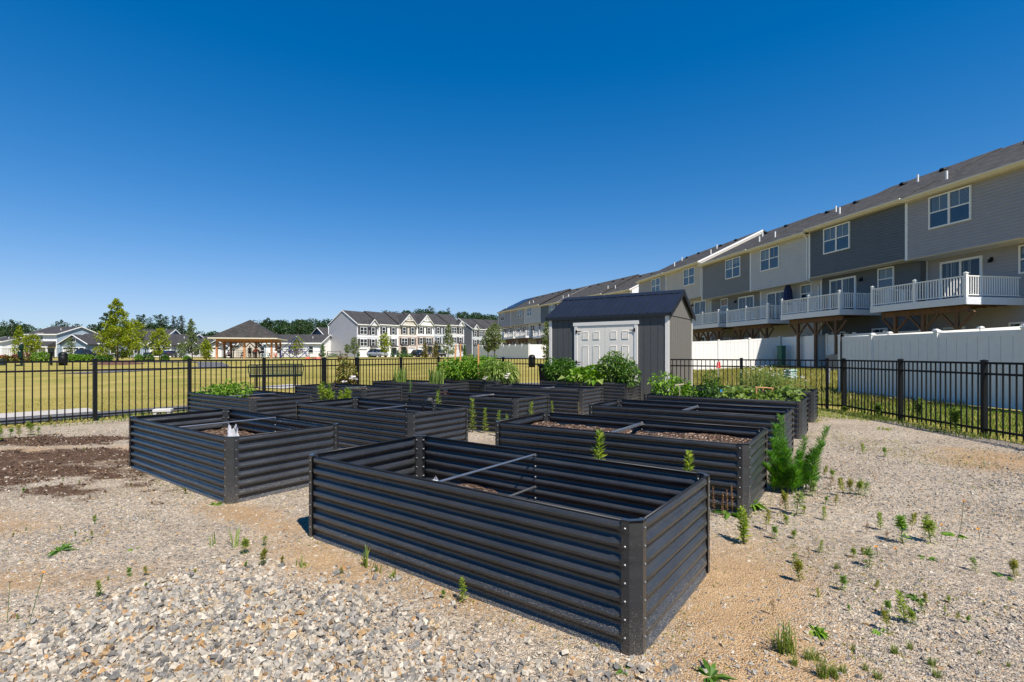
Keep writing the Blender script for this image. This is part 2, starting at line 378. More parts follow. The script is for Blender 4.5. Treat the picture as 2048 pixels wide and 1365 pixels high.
# loose stones lying on it
ICO = []
ph = (1+5**.5)/2
for a in (-1, 1):
    for b in (-ph, ph): ICO += [(0, a, b), (a, b, 0), (b, 0, a)]
ICO = np.array(ICO); ICO /= np.linalg.norm(ICO[0])
def hull_faces(P):
    fs = []
    for i in range(len(P)):
        for j in range(i+1, len(P)):
            for k in range(j+1, len(P)):
                n = np.cross(P[j]-P[i], P[k]-P[i])
                if np.linalg.norm(n) < 1e-6: continue
                s = (P-P[i])@n
                if (s < 1e-6).all(): fs.append((i, j, k))
                elif (s > -1e-6).all(): fs.append((i, k, j))
    return np.array(fs)
ICOF = hull_faces(ICO)
CUB = np.array([(x, y, z) for x in (-1, 1) for y in (-1, 1) for z in (-1, 1)], float)*.72
CUBF = None
OCT = np.array([(1,0,0),(-1,0,0),(0,1,0),(0,-1,0),(0,0,1),(0,0,-1)], float); OCTF = hull_faces(OCT)
CUBF = np.array([(0,1,3),(0,3,2),(4,6,7),(4,7,5),(0,4,5),(0,5,1),(2,3,7),(2,7,6),(0,2,6),(0,6,4),(1,5,7),(1,7,3)])
def rots(n, flat=.0):
    qn = rng.normal(size=(n, 4)); 
    if flat: qn[:, 1:3] *= flat
    qn /= np.linalg.norm(qn, axis=1, keepdims=True); w, x, y, z = qn.T
    return np.stack([1-2*(y*y+z*z), 2*(x*y-z*w), 2*(x*z+y*w), 2*(x*y+z*w), 1-2*(x*x+z*z), 2*(y*z-x*w), 2*(x*z-y*w), 2*(y*z+x*w), 1-2*(x*x+y*y)], 1).reshape(n, 3, 3)
def stones(name, X, Y, Z, size, base, faces, mat, jit=.28, flat=.35):
    n = len(X)
    P = base[None]*(1+jit*rng.normal(size=(n, len(base), 1)))+jit*.8*rng.normal(size=(n, len(base), 3))
    P = P*np.stack([rng.uniform(.8, 1.35, n), rng.uniform(.65, 1.0, n), rng.uniform(.45, .8, n)], 1)[:, None, :]*size[:, None, None]
    P = np.einsum('nij,nkj->nki', rots(n, flat), P)
    P += np.stack([X, Y, Z+size*.28], 1)[:, None, :]
    Fa = faces[None]+(np.arange(n)*len(base))[:, None, None]
    return tag(npmesh(name, P.reshape(-1, 3), Fa.reshape(-1, 3), mat), kind='stuff')
def stonemat():
    m, nt, b = nodes('crushed_stone'); L = nt.links.new
    g = N(nt, 'ShaderNodeNewGeometry')
    r = ramp_node(nt, [(0, (.15, .145, .14)), (.14, (.25, .24, .225)), (.36, (.39, .365, .325)), (.60, (.49, .435, .355)), (.80, (.66, .60, .51)), (.90, (.50, .38, .23)), (.97, (.48, .28, .12)), (1, (.26, .17, .10))])
    L(g.outputs['Random Per Island'], r.inputs['Fac'])
    tc = N(nt, 'ShaderNodeTexCoord'); n1 = N(nt, 'ShaderNodeTexNoise', i_Scale=70.0, i_Detail=6.0); L(tc.outputs['Object'], n1.inputs['Vector'])
    v = ramp_node(nt, [(.3, (.55, .535, .515)), (.7, (.97, .93, .88))]); L(n1.outputs['Fac'], v.inputs['Fac'])
    mu = N(nt, 'ShaderNodeMix', data_type='RGBA', blend_type='MULTIPLY'); mu.inputs[0].default_value = 1; L(r.outputs['Color'], mu.inputs[6]); L(v.outputs['Color'], mu.inputs[7])
    L(mu.outputs[2], b.inputs['Base Color']); b.inputs['Roughness'].default_value = .8; b.inputs['Specular IOR Level'].default_value = .3
    bp = N(nt, 'ShaderNodeBump', i_Strength=.4, i_Distance=.004); L(n1.outputs['Fac'], bp.inputs['Height']); L(bp.outputs['Normal'], b.inputs['Normal'])
    return m
STONE = stonemat()
def scatter(n, x0, x1, y0, y1): return rng.uniform(x0, x1, n), rng.uniform(y0, y1, n)
# keep the stones out of the beds
BEDS = {  # name: near corner x, y, angle, soil depth below rim
 'A': (.561, 2.275, 143.6, .43), 'B': (-2.563, 4.606, 143.2, .27), 'C': (-1.298, 6.466, 144.2, .30), 'D': (-4.444, 8.682, 143.7, .16),
 'E': (-3.231, 11.033, 145.2, .10), 'F': (.059, 8.601, 145.6, .15), 'G': (1.967, 4.253, 146.2, .13), 'H': (3.307, 6.205, 145.6, .33),
 'I': (4.639, 8.138, 145.6, .10), 'J': (6.013, 10.143, 145.4, .10), 'K': (1.483, 10.864, 146.2, .16), 'L': (-1.831, 12.961, 145.2, .07),
 'M': (-.43, 14.6, 145.2, .08), 'N': (2.987, 13.313, 146.2, .08)}
BL, BW, BH = 2.60, 1.14, .61
def bed_frame(k):
    x, y, a, d = BEDS[k]; a = R(a); l = Vector((math.cos(a), math.sin(a), 0)); return Vector((x, y, 0))+l*BL, a-math.pi
def in_beds(x, y, m=.02):
    o = np.zeros(x.shape, bool)
    for k in BEDS:
        p, a = bed_frame(k); c, s = math.cos(a), math.sin(a)
        u = (x-p.x)*c+(y-p.y)*s; v = -(x-p.x)*s+(y-p.y)*c
        o |= (u > -m) & (u < BL+m) & (v > -m) & (v < BW+m)
    return o
X, Y = scatter(58000, -3.2, 1.2, 1.2, 3.9); k = (rng.random(len(X)) < mask_coarse(X, Y)) & ~in_beds(X, Y)
X, Y = X[k], Y[k]
stones('crushed_stone_gravel', X, Y, rng.uniform(0, .016, len(X)), rng.gamma(4.0, .00265, len(X)).clip(.004, .021), CUB, CUBF, STONE, .20, .8)
X, Y = scatter(520000, -9, 8.5, 1.2, 9.5)
dens = np.clip((1-mask_sand(X, Y)*.45)*(1-mask_soil(X, Y)*.93)*(.25+1.3*fbm(X, Y, .8, 77))*np.clip(2.6/np.maximum(Y, 1), .18, 1), 0, 1)
k = (rng.random(len(X)) < dens) & ~in_beds(X, Y) & inside(X, Y) & (fence_d(X, Y) > .25); X, Y = X[k], Y[k]
stones('fine_gravel', X, Y, np.full(len(X), .006), rng.uniform(.0035, .0095, len(X))*rng.choice([1, 1, 1, 1.6], len(X)), OCT, OCTF, STONE, .2, .6)
print('stones', len(X))
X, Y = scatter(60000, -9.5, -2.6, 4.4, 9.5); k = (rng.random(len(X)) < (mask_soil(X, Y) > .35)*.75*mask_soil(X, Y)+(mask_soil(X, Y) > .05)*.03) & ~in_beds(X, Y) & inside(X, Y); X, Y = X[k], Y[k]
stones('spilled_soil_clods', X, Y, np.full(len(X), .006), rng.gamma(2.0, .0032, len(X)).clip(.002, .022), CUB, CUBF, leafmat('soil_clod', [(0, (.03, .017, .011)), (.6, (.085, .048, .029)), (.9, (.16, .10, .062)), (1, (.42, .34, .26))], 0.0, .95), .2, .9)
X, Y = scatter(900, -8, 7.5, 2.2, 8); k = ~in_beds(X, Y) & inside(X, Y); X, Y = X[k], Y[k]
stones('scattered_pebbles', X, Y, np.full(len(X), .004), rng.uniform(.008, .016, len(X)), CUB, CUBF, STONE, .2, .5)

# ------------------------------------------------------------------ paths and road
def strip(name, line, w, mat, lift=.02, n=40):
    pts = []
    for i in range(len(line)-1):
        a, b = Vector(line[i]), Vector(line[i+1]); m = max(2, int((b-a).length/1.0))
        pts += [a.lerp(b, t/m) for t in range(m)]
    pts.append(Vector(line[-1])); vs = []; fs = []; K = 4
    for i, p in enumerate(pts):
        d = (pts[min(i+1, len(pts)-1)]-pts[max(i-1, 0)]).normalized(); s = Vector((d.y, -d.x))
        for k in range(K+1):
            e = p+s*w*(k/K-.5); vs.append((e.x, e.y, gz(e.x, e.y)+lift))
    for i in range(len(pts)-1):
        for k in range(K): a = i*(K+1)+k; fs.append((a, a+K+1, a+K+2, a+1))
    b = MB(); b.add(vs, fs); return tag(b.build(name, mat), kind='structure')
NL = Vector((-DL.y, DL.x, 0))                          # away from the garden
a = PL0-DL*9+NL*1.25; e = CRN_B+NL*1.25
strip('asphalt_path', [a[:2], (e+DL*1.5)[:2], (e+DL*3.5+LX*2)[:2], (e+DL*3.5+LX*9)[:2]], 1.25, ASPH, .022)
strip('park_path', [(-26, 30), (-24.0, 41), (-31, 52), (-60, 60)], 2.2, ASPH, .03)
strip('concrete_pad', [(PL0-DL*7+NL*2.5)[:2], (P190+DL*.55+NL*2.5)[:2]], 1.2, CONC, .03)
strip('bench_pad', [at(535, 19.3)[:2], at(606, 20.9)[:2]], 1.6, CONC, .03)
strip('road', [(-160, 99), (-60, 103), (-30, 106), (10, 120)], 8, ASPH, .04)
strip('pavement', [(-160, 92), (-60, 96), (-28, 99)], 1.6, CONC, .05)
strip('pavement', [(-160, 106), (-60, 110), (-36, 112)], 1.6, CONC, .05)

# ------------------------------------------------------------------ raised beds
def metalmat():
    m, nt, b = nodes('charcoal_coated_steel'); L = nt.links.new
    tc = N(nt, 'ShaderNodeTexCoord'); sx = N(nt, 'ShaderNodeSeparateXYZ'); L(tc.outputs['Object'], sx.inputs[0])
    n1 = N(nt, 'ShaderNodeTexNoise', i_Scale=260.0, i_Detail=3.0); L(tc.outputs['Object'], n1.inputs['Vector'])
    n2 = N(nt, 'ShaderNodeTexNoise', i_Scale=3.0, i_Detail=6.0); L(tc.outputs['Object'], n2.inputs['Vector'])
    h = N(nt, 'ShaderNodeMapRange'); h.inputs[1].default_value = .30; h.inputs[2].default_value = 0; h.inputs[3].default_value = 0; h.inputs[4].default_value = .13; L(sx.outputs['Z'], h.inputs[0])
    a = N(nt, 'ShaderNodeMath', operation='ADD'); L(n1.outputs['Fac'], a.inputs[0]); L(h.outputs[0], a.inputs[1])
    s = N(nt, 'ShaderNodeMapRange'); s.inputs[1].default_value = .66; s.inputs[2].default_value = .78; L(a.outputs[0], s.inputs[0])
    base = ramp_node(nt, [(.3, (.020, .021, .023)), (.7, (.031, .032, .034))]); L(n2.outputs['Fac'], base.inputs['Fac'])
    mx = N(nt, 'ShaderNodeMix', data_type='RGBA'); L(s.outputs[0], mx.inputs[0]); L(base.outputs['Color'], mx.inputs[6]); mx.inputs[7].default_value = (.30, .26, .21, 1)
    oi = N(nt, 'ShaderNodeObjectInfo'); mr = N(nt, 'ShaderNodeMapRange'); mr.inputs[3].default_value = .85; mr.inputs[4].default_value = 1.3; L(oi.outputs['Random'], mr.inputs[0])
    vm = N(nt, 'ShaderNodeVectorMath', operation='SCALE'); L(mx.outputs[2], vm.inputs[0]); L(mr.outputs[0], vm.inputs['Scale'])
    L(vm.outputs[0], b.inputs['Base Color'])
    mp = N(nt, 'ShaderNodeMapping'); mp.inputs['Scale'].default_value = (1.2, 1.2, 3); L(tc.outputs['Object'], mp.inputs['Vector'])
    n4 = N(nt, 'ShaderNodeTexNoise', i_Scale=3.2, i_Detail=2.0); L(mp.outputs['Vector'], n4.inputs['Vector'])
    bp = N(nt, 'ShaderNodeBump', i_Strength=.35, i_Distance=.03); L(n4.outputs['Fac'], bp.inputs['Height']); L(bp.outputs['Normal'], b.inputs['Normal'])
    ro = N(nt, 'ShaderNodeMapRange'); ro.inputs[3].default_value = .22; ro.inputs[4].default_value = .36; L(n2.outputs['Fac'], ro.inputs[0]); L(ro.outputs[0], b.inputs['Roughness'])
    b.inputs['Specular IOR Level'].default_value = .6
    return m
METAL = metalmat()
EDGE = M('black_rubber_edge', (.008, .008, .009), .5, .2, 40)
SCREW = M('zinc_screw', (.24, .235, .23), .45, .2, 60, metal=.4)
PER = BH/7.4; AMP = .0165; CH = .05
def sheet(L_, seam):                                   # corrugated sheet in the xz plane, outside is -y
    nz = 56; zs = [BH*i/nz for i in range(nz+1)]
    xs_ = [.0, .012, .05] + ([L_/2-.012, L_/2+.012] if seam else [L_/2]) + [L_-.05, L_-.012, L_]
    am = [0, .0, 1] + ([1, 1] if seam else [1]) + [1, 0, 0]
    b = MB()
    for side, off in ((0, -.001), (1, .001)):
        vs = []; 
        for i, x in enumerate(xs_):
            jog = (.0025 if seam and x > L_/2 else 0)
            for z in zs:
                w = math.sin(2*math.pi*(z-BH)/PER+.4); w = math.copysign(abs(w)**.6, w)
                vs.append((x, off-jog+AMP*am[i]*w, z))
        fs = []; k = nz+1
        for i in range(len(xs_)-1):
            for j in range(nz):
                f = (i*k+j, (i+1)*k+j, (i+1)*k+j+1, i*k+j+1); fs.append(f if side == 0 else f[::-1])
        b.add(vs, fs)
    return b
def screw(b, p, n, r=.0038, l=.006):
    p = Vector(p); n = Vector(n).normalized(); b.tube([p, p+n*l*.5, p+n*l], [r*1.5, r*1.5, r*.8], 7)
SCZ = [BH-.030-PER*i for i in range(8)]
_bedmesh = {}
def bed(k, label, soil_bump=.03, braces=((BH-.03, 'flat'),), mound=None):
    loc, rz = bed_frame(k); x, y, a, depth = BEDS[k]
    t = thing('raised_bed', label, 'raised bed', loc, rz, 'corrugated metal raised beds')
    if not _bedmesh:
        lp = sheet(BL-2*CH, True)
        for z in SCZ[:7]:
            screw(lp.mat(1), (BL/2-CH, -.012, z), (0, -1, 0)); screw(lp, (BL/2-CH, .012, z), (0, 1, 0), .005, .012)
        ep = sheet(BW-2*CH, False)
        o = lp.build('side_panel', [METAL, SCREW], t, smooth=True); _bedmesh['lp'] = o.data; bpy.data.objects.remove(o)
        o = ep.build('end_panel', METAL, t, smooth=True); _bedmesh['ep'] = o.data; bpy.data.objects.remove(o)
        cp = MB(); H1 = BH+.008                        # plate folded round the corner at (0,0)
        for off, H_ in ((-.015, H1), (.012, BH)):
            o_ = off*.414
            e_ = .031 if off < 0 else CH-.004; line = [(CH+.02, off), (e_, off), (off, e_), (off, CH+.02)]
            vs = [(px, py, z) for z in (0, H_) for px, py in line]; n = 4
            cp.add(vs, [(i, i+1, n+i+1, n+i) for i in range(3)] if off < 0 else [(i+1, i, n+i, n+i+1) for i in range(3)])
        lo = [(CH+.02, -.015), (.031, -.015), (-.015, .031), (-.015, CH+.02), (.012, CH+.02), (.012, CH-.004), (CH-.004, .012), (CH+.02, .012)]
        cp.add([(px, py, H1) for px, py in lo]+[(px, py, H1-.012) for px, py in lo], [(0, 1, 6, 7), (1, 2, 5, 6), (2, 3, 4, 5)]+[(i, (i+1) % 8, 8+(i+1) % 8, 8+i) for i in range(8)])
        for z in SCZ:
            cp.mat(1); screw(cp, (CH+.002, -.015, z), (0, -1, 0)); screw(cp, (-.015, CH+.002, z), (-1, 0, 0))
            screw(cp, (CH+.010, .012, z), (0, 1, 0), .0045, .014); screw(cp, (.012, CH+.010, z), (1, 0, 0), .0045, .014)
        o = cp.build('corner_post', [METAL, SCREW], t); _bedmesh['cp'] = o.data; bpy.data.objects.remove(o)
        rm = MB()
        for (p, q) in (((CH, 0), (BL-CH, 0)), ((BL, CH), (BL, BW-CH)), ((BL-CH, BW), (CH, BW)), ((0, BW-CH), (0, CH)), ((CH, 0), (0, CH)), ((BL-CH, 0), (BL, CH)), ((BL, BW-CH), (BL-CH, BW)), ((0, BW-CH), (CH, BW))):
            rm.tube([(p[0], p[1], BH), (q[0], q[1], BH)], .0062, 8)
        o = rm.build('rim_edging', EDGE, t, smooth=True); _bedmesh['rm'] = o.data; bpy.data.objects.remove(o)
    def put(name, key, loc, rz, sx=1):
        o = bpy.data.objects.new(name, _bedmesh[key]); COL.objects.link(o); o.parent = t; o.location = loc; o.rotation_euler = (0, 0, rz); return o
    put('side_panel', 'lp', (CH, 0, 0), 0); put('side_panel', 'lp', (BL-CH, BW, 0), math.pi)
    put('end_panel', 'ep', (BL, CH, 0), math.pi/2); put('end_panel', 'ep', (0, BW-CH, 0), -math.pi/2)
    for i, p in enumerate(((0, 0), (BL, 0), (BL, BW), (0, BW))): put('corner_post', 'cp', (p[0], p[1], 0), i*math.pi/2)
    put('rim_edging', 'rm', (0, 0, 0), 0)
    for z, kind in braces:
        b = MB()
        if kind == 'rod': b.tube([(BL/2, .014, z), (BL/2, BW-.014, z)], .008, 8); b.mat(0).tube([(BL/2, .01, z), (BL/2, .03, z)], .012, 6)
        else:
            b.box(BL/2-.02, .014, z, BL/2+.02, BW-.014, z+.003); b.box(BL/2+.017, .014, z-.02, BL/2+.02, BW-.014, z)
        b.build('cross_brace', STEEL, t)
    nx_, ny_ = 64, 30; vs = []
    for j in range(ny_+1):
        for i in range(nx_+1):
            u, v = BL*i/nx_, BW*j/ny_
            n = float(fbm(u+x*7, v+y*3, 2.2, 61)-.5)*soil_bump*2.4+float(vnoise(u+x, v+y, 16, 4)-.5)*.022
            if mound: n += mound[2]*math.exp(-((u-mound[0])**2+(v-mound[1])**2)/mound[3]**2)
            vs.append((min(max(u, .014), BL-.014), min(max(v, .014), BW-.014), BH-depth+n))
    w = nx_+1
    s = MB(); s.add(vs, [(j*w+i, j*w+i+1, (j+1)*w+i+1, (j+1)*w+i) for j in range(ny_) for i in range(nx_)])
    s.build('soil', SOIL, t, smooth=True)
    return t
def soilmat():
    m, nt, b = nodes('mulch_soil'); L = nt.links.new
    tc = N(nt, 'ShaderNodeTexCoord'); v = N(nt, 'ShaderNodeTexVoronoi', i_Scale=75.0); L(tc.outputs['Object'], v.inputs['Vector'])
    mp = N(nt, 'ShaderNodeMapping'); mp.inputs['Scale'].default_value = (1, .55, 1); L(tc.outputs['Object'], mp.inputs['Vector']); L(mp.outputs['Vector'], v.inputs['Vector'])
    s = N(nt, 'ShaderNodeSeparateColor'); L(v.outputs['Color'], s.inputs[0])
    r = ramp_node(nt, [(0, (.018, .011, .008)), (.5, (.06, .034, .021)), (.8, (.14, .085, .055)), (.93, (.27, .19, .14)), (1, (.42, .34, .28))]); L(s.outputs[0], r.inputs['Fac'])
    L(r.outputs['Color'], b.inputs['Base Color']); b.inputs['Roughness'].default_value = .95; b.inputs['Specular IOR Level'].default_value = .15
    bp = N(nt, 'ShaderNodeBump', i_Strength=1.0, i_Distance=.02); L(s.outputs[1], bp.inputs['Height']); L(bp.outputs['Normal'], b.inputs['Normal'])
    return m
SOIL = soilmat()
BED = {}
FB = ((BH-.035, 'flat'),)
for k, lab, kw in [
 ('A', 'nearest black corrugated raised bed, almost empty, with two steel rods across it', dict(braces=((BH-.02, 'rod'), (BH-.27, 'rod')), soil_bump=.05, mound=(.75, .75, .10, .45))),
 ('B', 'black corrugated raised bed holding a white plastic bag on a soil heap', dict(braces=((BH-.02, 'rod'),), mound=(1.7, .5, .13, .5))),
 ('C', 'black corrugated raised bed with a coil of black hose inside', dict(braces=((BH-.06, 'rod'),))),
 ('D', 'black corrugated raised bed with leafy tomato plant trailing over its left end', dict(braces=((BH-.03, 'rod'),))),
 ('E', 'black corrugated raised bed with the rose bush behind its rim, next to the fence', dict(braces=FB)),
 ('F', 'black corrugated raised bed with flat brace and one small dark red seedling', dict(braces=FB)),
 ('G', 'black corrugated raised bed filled high with brown mulch, beside the feathery bush', dict(braces=FB, soil_bump=.05)),
 ('H', 'empty black corrugated raised bed directly behind the mulch-filled one', dict(braces=FB)),
 ('I', 'black corrugated raised bed with squash leaves and a little stick trellis', dict(braces=FB)),
 ('J', 'black corrugated raised bed with white yarrow by the side fence', dict(braces=FB)),
 ('K', 'black corrugated raised bed in the middle with bare flat brace, before the shed doors', dict(braces=FB)),
 ('L', 'black corrugated raised bed with two clumps of sword-shaped leaves', dict(braces=FB)),
 ('M', 'black corrugated raised bed hidden under a wide mass of pepper plants and lilies', dict(braces=())),
 ('N', 'black corrugated raised bed with tall bushy vines against the shed', dict(braces=()))]:
    BED[k] = bed(k, lab, **kw)
def bp_(k, u, v, z=None):                              # point in a bed
    loc, rz = bed_frame(k); d = BEDS[k][3]
    return Vector((loc.x+u*math.cos(rz)-v*math.sin(rz), loc.y+u*math.sin(rz)+v*math.cos(rz), BH-d if z is None else z))

# ------------------------------------------------------------------ black fence
def picket_fence(name, label, posts, big=(), gate=None, skip=(), zoff=0):
    t = thing(name, label, 'fence', posts[0], 0, 'black metal fences round the garden')
    o0 = posts[0]
    for i, p in enumerate(posts):
        if i in skip: continue
        w = .05 if i in big else .034; b = MB(); q = p-o0; a = math.atan2((posts[min(i+1, len(posts)-1)]-posts[max(i-1, 0)]).y, (posts[min(i+1, len(posts)-1)]-posts[max(i-1, 0)]).x)
        b.box(-w, -w, -.05, w, w, 1.262); b.box(-w-.006, -w-.006, 1.262, w+.006, w+.006, 1.276); b.add([(-w, -w, 1.276), (w, -w, 1.276), (w, w, 1.276), (-w, w, 1.276), (0, 0, 1.288)], [(0, 1, 4), (1, 2, 4), (2, 3, 4), (3, 0, 4)])
        o = b.build('post', BLACK, t, loc=q); o.rotation_euler = (0, 0, a)
    for i in range(len(posts)-1):
        a, b_ = posts[i]-o0, posts[i+1]-o0; d = (b_-a); L_ = d.length; d.normalize()
        n = max(2, round(L_/.118)); pk = MB()
        for j in range(1, n):
            c = a+d*(L_*j/n); s = .009
            e1, e2 = d*s, Vector((-d.y, d.x, 0))*s
            pk.add([c+e1*p+e2*r+Vector((0, 0, z)) for z in (.03, 1.235) for p, r in ((-1,-1),(1,-1),(1,1),(-1,1))], [(0,1,5,4),(1,2,6,5),(2,3,7,6),(3,0,4,7),(4,5,6,7)])
        po = pk.build('gate_pickets' if gate == i else 'picket_panel', BLACK, t)
        for z in (1.228, 1.05, .13):
            r = MB(); r.bar(a+d*.03+Vector((0,0,z)), b_-d*.03+Vector((0,0,z)), .028, .036); r.build('rail', BLACK, po)
    return t
picket_fence('picket_fence', 'long black metal fence with a gate, between the garden and the park lawn', LEFT_POSTS, big=(4, 5), gate=4)
picket_fence('picket_fence', 'short black metal fence run behind the lilies, ending at the shed', BACK_POSTS, skip=(0,))
picket_fence('picket_fence', 'black metal fence from the tan shed end to the corner, before the weedy slope', SIDE_POSTS, skip=(3,))
picket_fence('picket_fence', 'black metal fence along the right of the gravel, in front of the shaded white fence', RIGHT_POSTS)

# ------------------------------------------------------------------ shed
SHP = Vector((.3084*14.55, 14.55, 0)); SL, SD, SH = 3.93, 2.45, 2.53
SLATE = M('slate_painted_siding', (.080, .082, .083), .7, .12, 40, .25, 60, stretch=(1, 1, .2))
SLATG = M('paler_end_siding', (.14, .128, .112), .7, .1, 40, .2, 60, stretch=(1, 1, .2))  # end walls and gables in a paler, warmer tone than the front
SHTRIM = M('shed_pale_trim', (.80, .75, .68), .6, .06, 20)
SROOF = M('dark_ribbed_metal_roof', (.013, .015, .022), .38, .15, 3, spec=.6)
SDOOR = M('shed_door_grey_white', (.88, .80, .69), .5, .04, 10)
sh = thing('garden_shed', 'slate grey garden shed with pale double doors and black ribbed metal roof', 'shed', SHP-LX*SL, math.atan2(LX.y, LX.x))
def t111(b, x0, x1, z0, z1, y, step=.205, ax='x', sgn=1):        # grooved boards: each board proud of the groove line
    n = round((x1-x0)/step)
    for i in range(n):
        a, c = x0+(x1-x0)*i/n, x0+(x1-x0)*(i+1)/n
        if ax == 'x': b.box(a+.006, y, z0, c-.006, y+sgn*.012, z1)
        else: b.box(y, a+.006, z0, y+sgn*.012, c-.006, z1)
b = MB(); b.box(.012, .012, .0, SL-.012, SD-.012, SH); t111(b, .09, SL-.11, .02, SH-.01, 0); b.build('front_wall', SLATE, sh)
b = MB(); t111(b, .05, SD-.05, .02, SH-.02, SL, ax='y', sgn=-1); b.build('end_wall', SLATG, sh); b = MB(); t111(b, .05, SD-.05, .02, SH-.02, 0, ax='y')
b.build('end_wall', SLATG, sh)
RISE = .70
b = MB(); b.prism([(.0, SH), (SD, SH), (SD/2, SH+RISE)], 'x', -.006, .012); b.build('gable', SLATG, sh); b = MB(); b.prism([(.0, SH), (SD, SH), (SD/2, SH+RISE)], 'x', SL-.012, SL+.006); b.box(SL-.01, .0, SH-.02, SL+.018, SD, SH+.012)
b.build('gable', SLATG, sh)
b = MB()
b.box(-.01, -.018, 0, .085, .012, SH-.01); b.build('corner_trim', SHTRIM, sh)
b = MB(); b.box(SL-.095, -.018, 0, SL+.017, .02, SH-.01); b.build('corner_trim', SHTRIM, sh)
b = MB(); b.box(SL-.01, SD-.03, 0, SL+.017, SD+.01, SH-.01); b.build('corner_trim', SHTRIM, sh)
ov, og = .075, .10
def sroof(name, sgn):
    b = MB(); y0, yr = (-ov, SD/2) if sgn < 0 else (SD+ov, SD/2); zr = SH+RISE+.10; ze = SH+.10-RISE/(SD/2)*ov
    b.add([(-og, y0, ze), (SL+og, y0, ze), (SL+og, yr, zr), (-og, yr, zr), (-og, y0, ze-.05), (SL+og, y0, ze-.05), (SL+og, yr, zr-.05), (-og, yr, zr-.05)],
          [(0,1,2,3),(7,6,5,4),(0,4,5,1),(1,5,6,2),(2,6,7,3),(3,7,4,0)])
    d = Vector((0, yr-y0, zr-ze)); n = 18
    for i in range(n+1):
        x = -og+.02+(SL+2*og-.04)*i/n
        b.bar((x, y0, ze+.009), (x, yr, zr+.009), .03 if i % 1 == 0 else .02, .02, up=(0, -d.z, d.y) if sgn < 0 else (0, d.z, -d.y))
    for i in range(n): 
        x = -og+.02+(SL+2*og-.04)*(i+.5)/n; b.bar((x, y0, ze+.003), (x, yr, zr+.003), .012, .008)
    return b.build(name, SROOF, sh)
rf = sroof('roof', -1); sroof('roof_back', 1)
b = MB(); b.prism([(SD/2-.17, SH+RISE+.10-.17*RISE/(SD/2)+.022), (SD/2, SH+RISE+.135), (SD/2+.17, SH+RISE+.10-.17*RISE/(SD/2)+.022), (SD/2, SH+RISE+.115)], 'x', -og-.01, SL+og+.01); b.build('ridge_cap', SROOF, rf)
b = MB()
for x in (SL+og-.02, -og-.005):
    for s in (0, 1):
        y0 = -ov if s == 0 else SD+ov; ze = SH+.04-RISE/(SD/2)*ov
        b.bar((x+.012, y0, ze), (x+.012, SD/2, SH+RISE+.04), .028, .13)
b.box(-og+.03, -ov+.006, SH-.045, SL+og-.02, -ov+.03, SH+.02); b.box(-og+.03, -ov+.03, SH-.03, SL+og-.02, -.02, SH-.015)
b.build('fascia', SROOF, sh)
DX0, DX1, DZ = 1.03, 2.92, 2.27
b = MB(); b.box(DX0-.10, -.04, .06, DX0, .0, DZ+.005); b.box(DX1, -.04, .06, DX1+.10, 0, DZ+.005); b.box(DX0-.14, -.045, DZ+.007, DX1+.14, 0, DZ+.115); b.build('door_frame', SHTRIM, sh)
for i in (0, 1):
    x0, x1 = (DX0+.003, (DX0+DX1)/2-.004) if i == 0 else ((DX0+DX1)/2+.004, DX1-.003); w = x1-x0
    b = MB(); b.box(x0, -.026, .08, x1, -.002, DZ)
    for c in (.30, .70):
        for z0, z1 in ((1.86, 2.07), (.99, 1.63), (.23, .76)):
            cx = x0+w*c; pw = .085
            b.box(cx-pw, -.031, z0, cx+pw, -.026, z1)                                  # raised moulding
            b.box(cx-pw+.014, -.0335, z0+.014, cx+pw-.014, -.0312, z1-.014)
            for (a0, b0, a1, b1) in ((cx-pw-.012, z0-.012, cx+pw+.012, z0), (cx-pw-.012, z1, cx+pw+.012, z1+.012), (cx-pw-.012, z0, cx-pw, z1), (cx+pw, z0, cx+pw+.012, z1)): b.box(a0, -.038, b0, a1, -.026, b1)
    d = b.build('door', SDOOR, sh)
    for z in (2.10, 1.13, .30):
        h = MB(); xh = x0-.02 if i == 0 else x1+.02; s = 1 if i == 0 else -1
        h.box(xh-.03, -.052, z-.055, xh+.015, -.045, z+.055); h.add([(xh, -.050, z-.022), (xh+s*.16, -.05, z-.008), (xh+s*.16, -.05, z+.008), (xh, -.05, z+.022), (xh, -.043, z-.022), (xh+s*.16, -.043, z-.008), (xh+s*.16, -.043, z+.008), (xh, -.043, z+.022)], [(0,1,2,3),(7,6,5,4),(0,4,5,1),(1,5,6,2),(2,6,7,3)])
        h.build('hinge', BLACK, d)
    if i == 0:
        h = MB(); h.tube([(x1-.03, -.03, 1.02), (x1-.03, -.075, 1.04), (x1-.03, -.075, 1.16), (x1-.03, -.03, 1.18)], .010, 6); h.box(x1-.055, -.034, .98, x1-.008, -.026, 1.22); h.build('handle', BLACK, d)

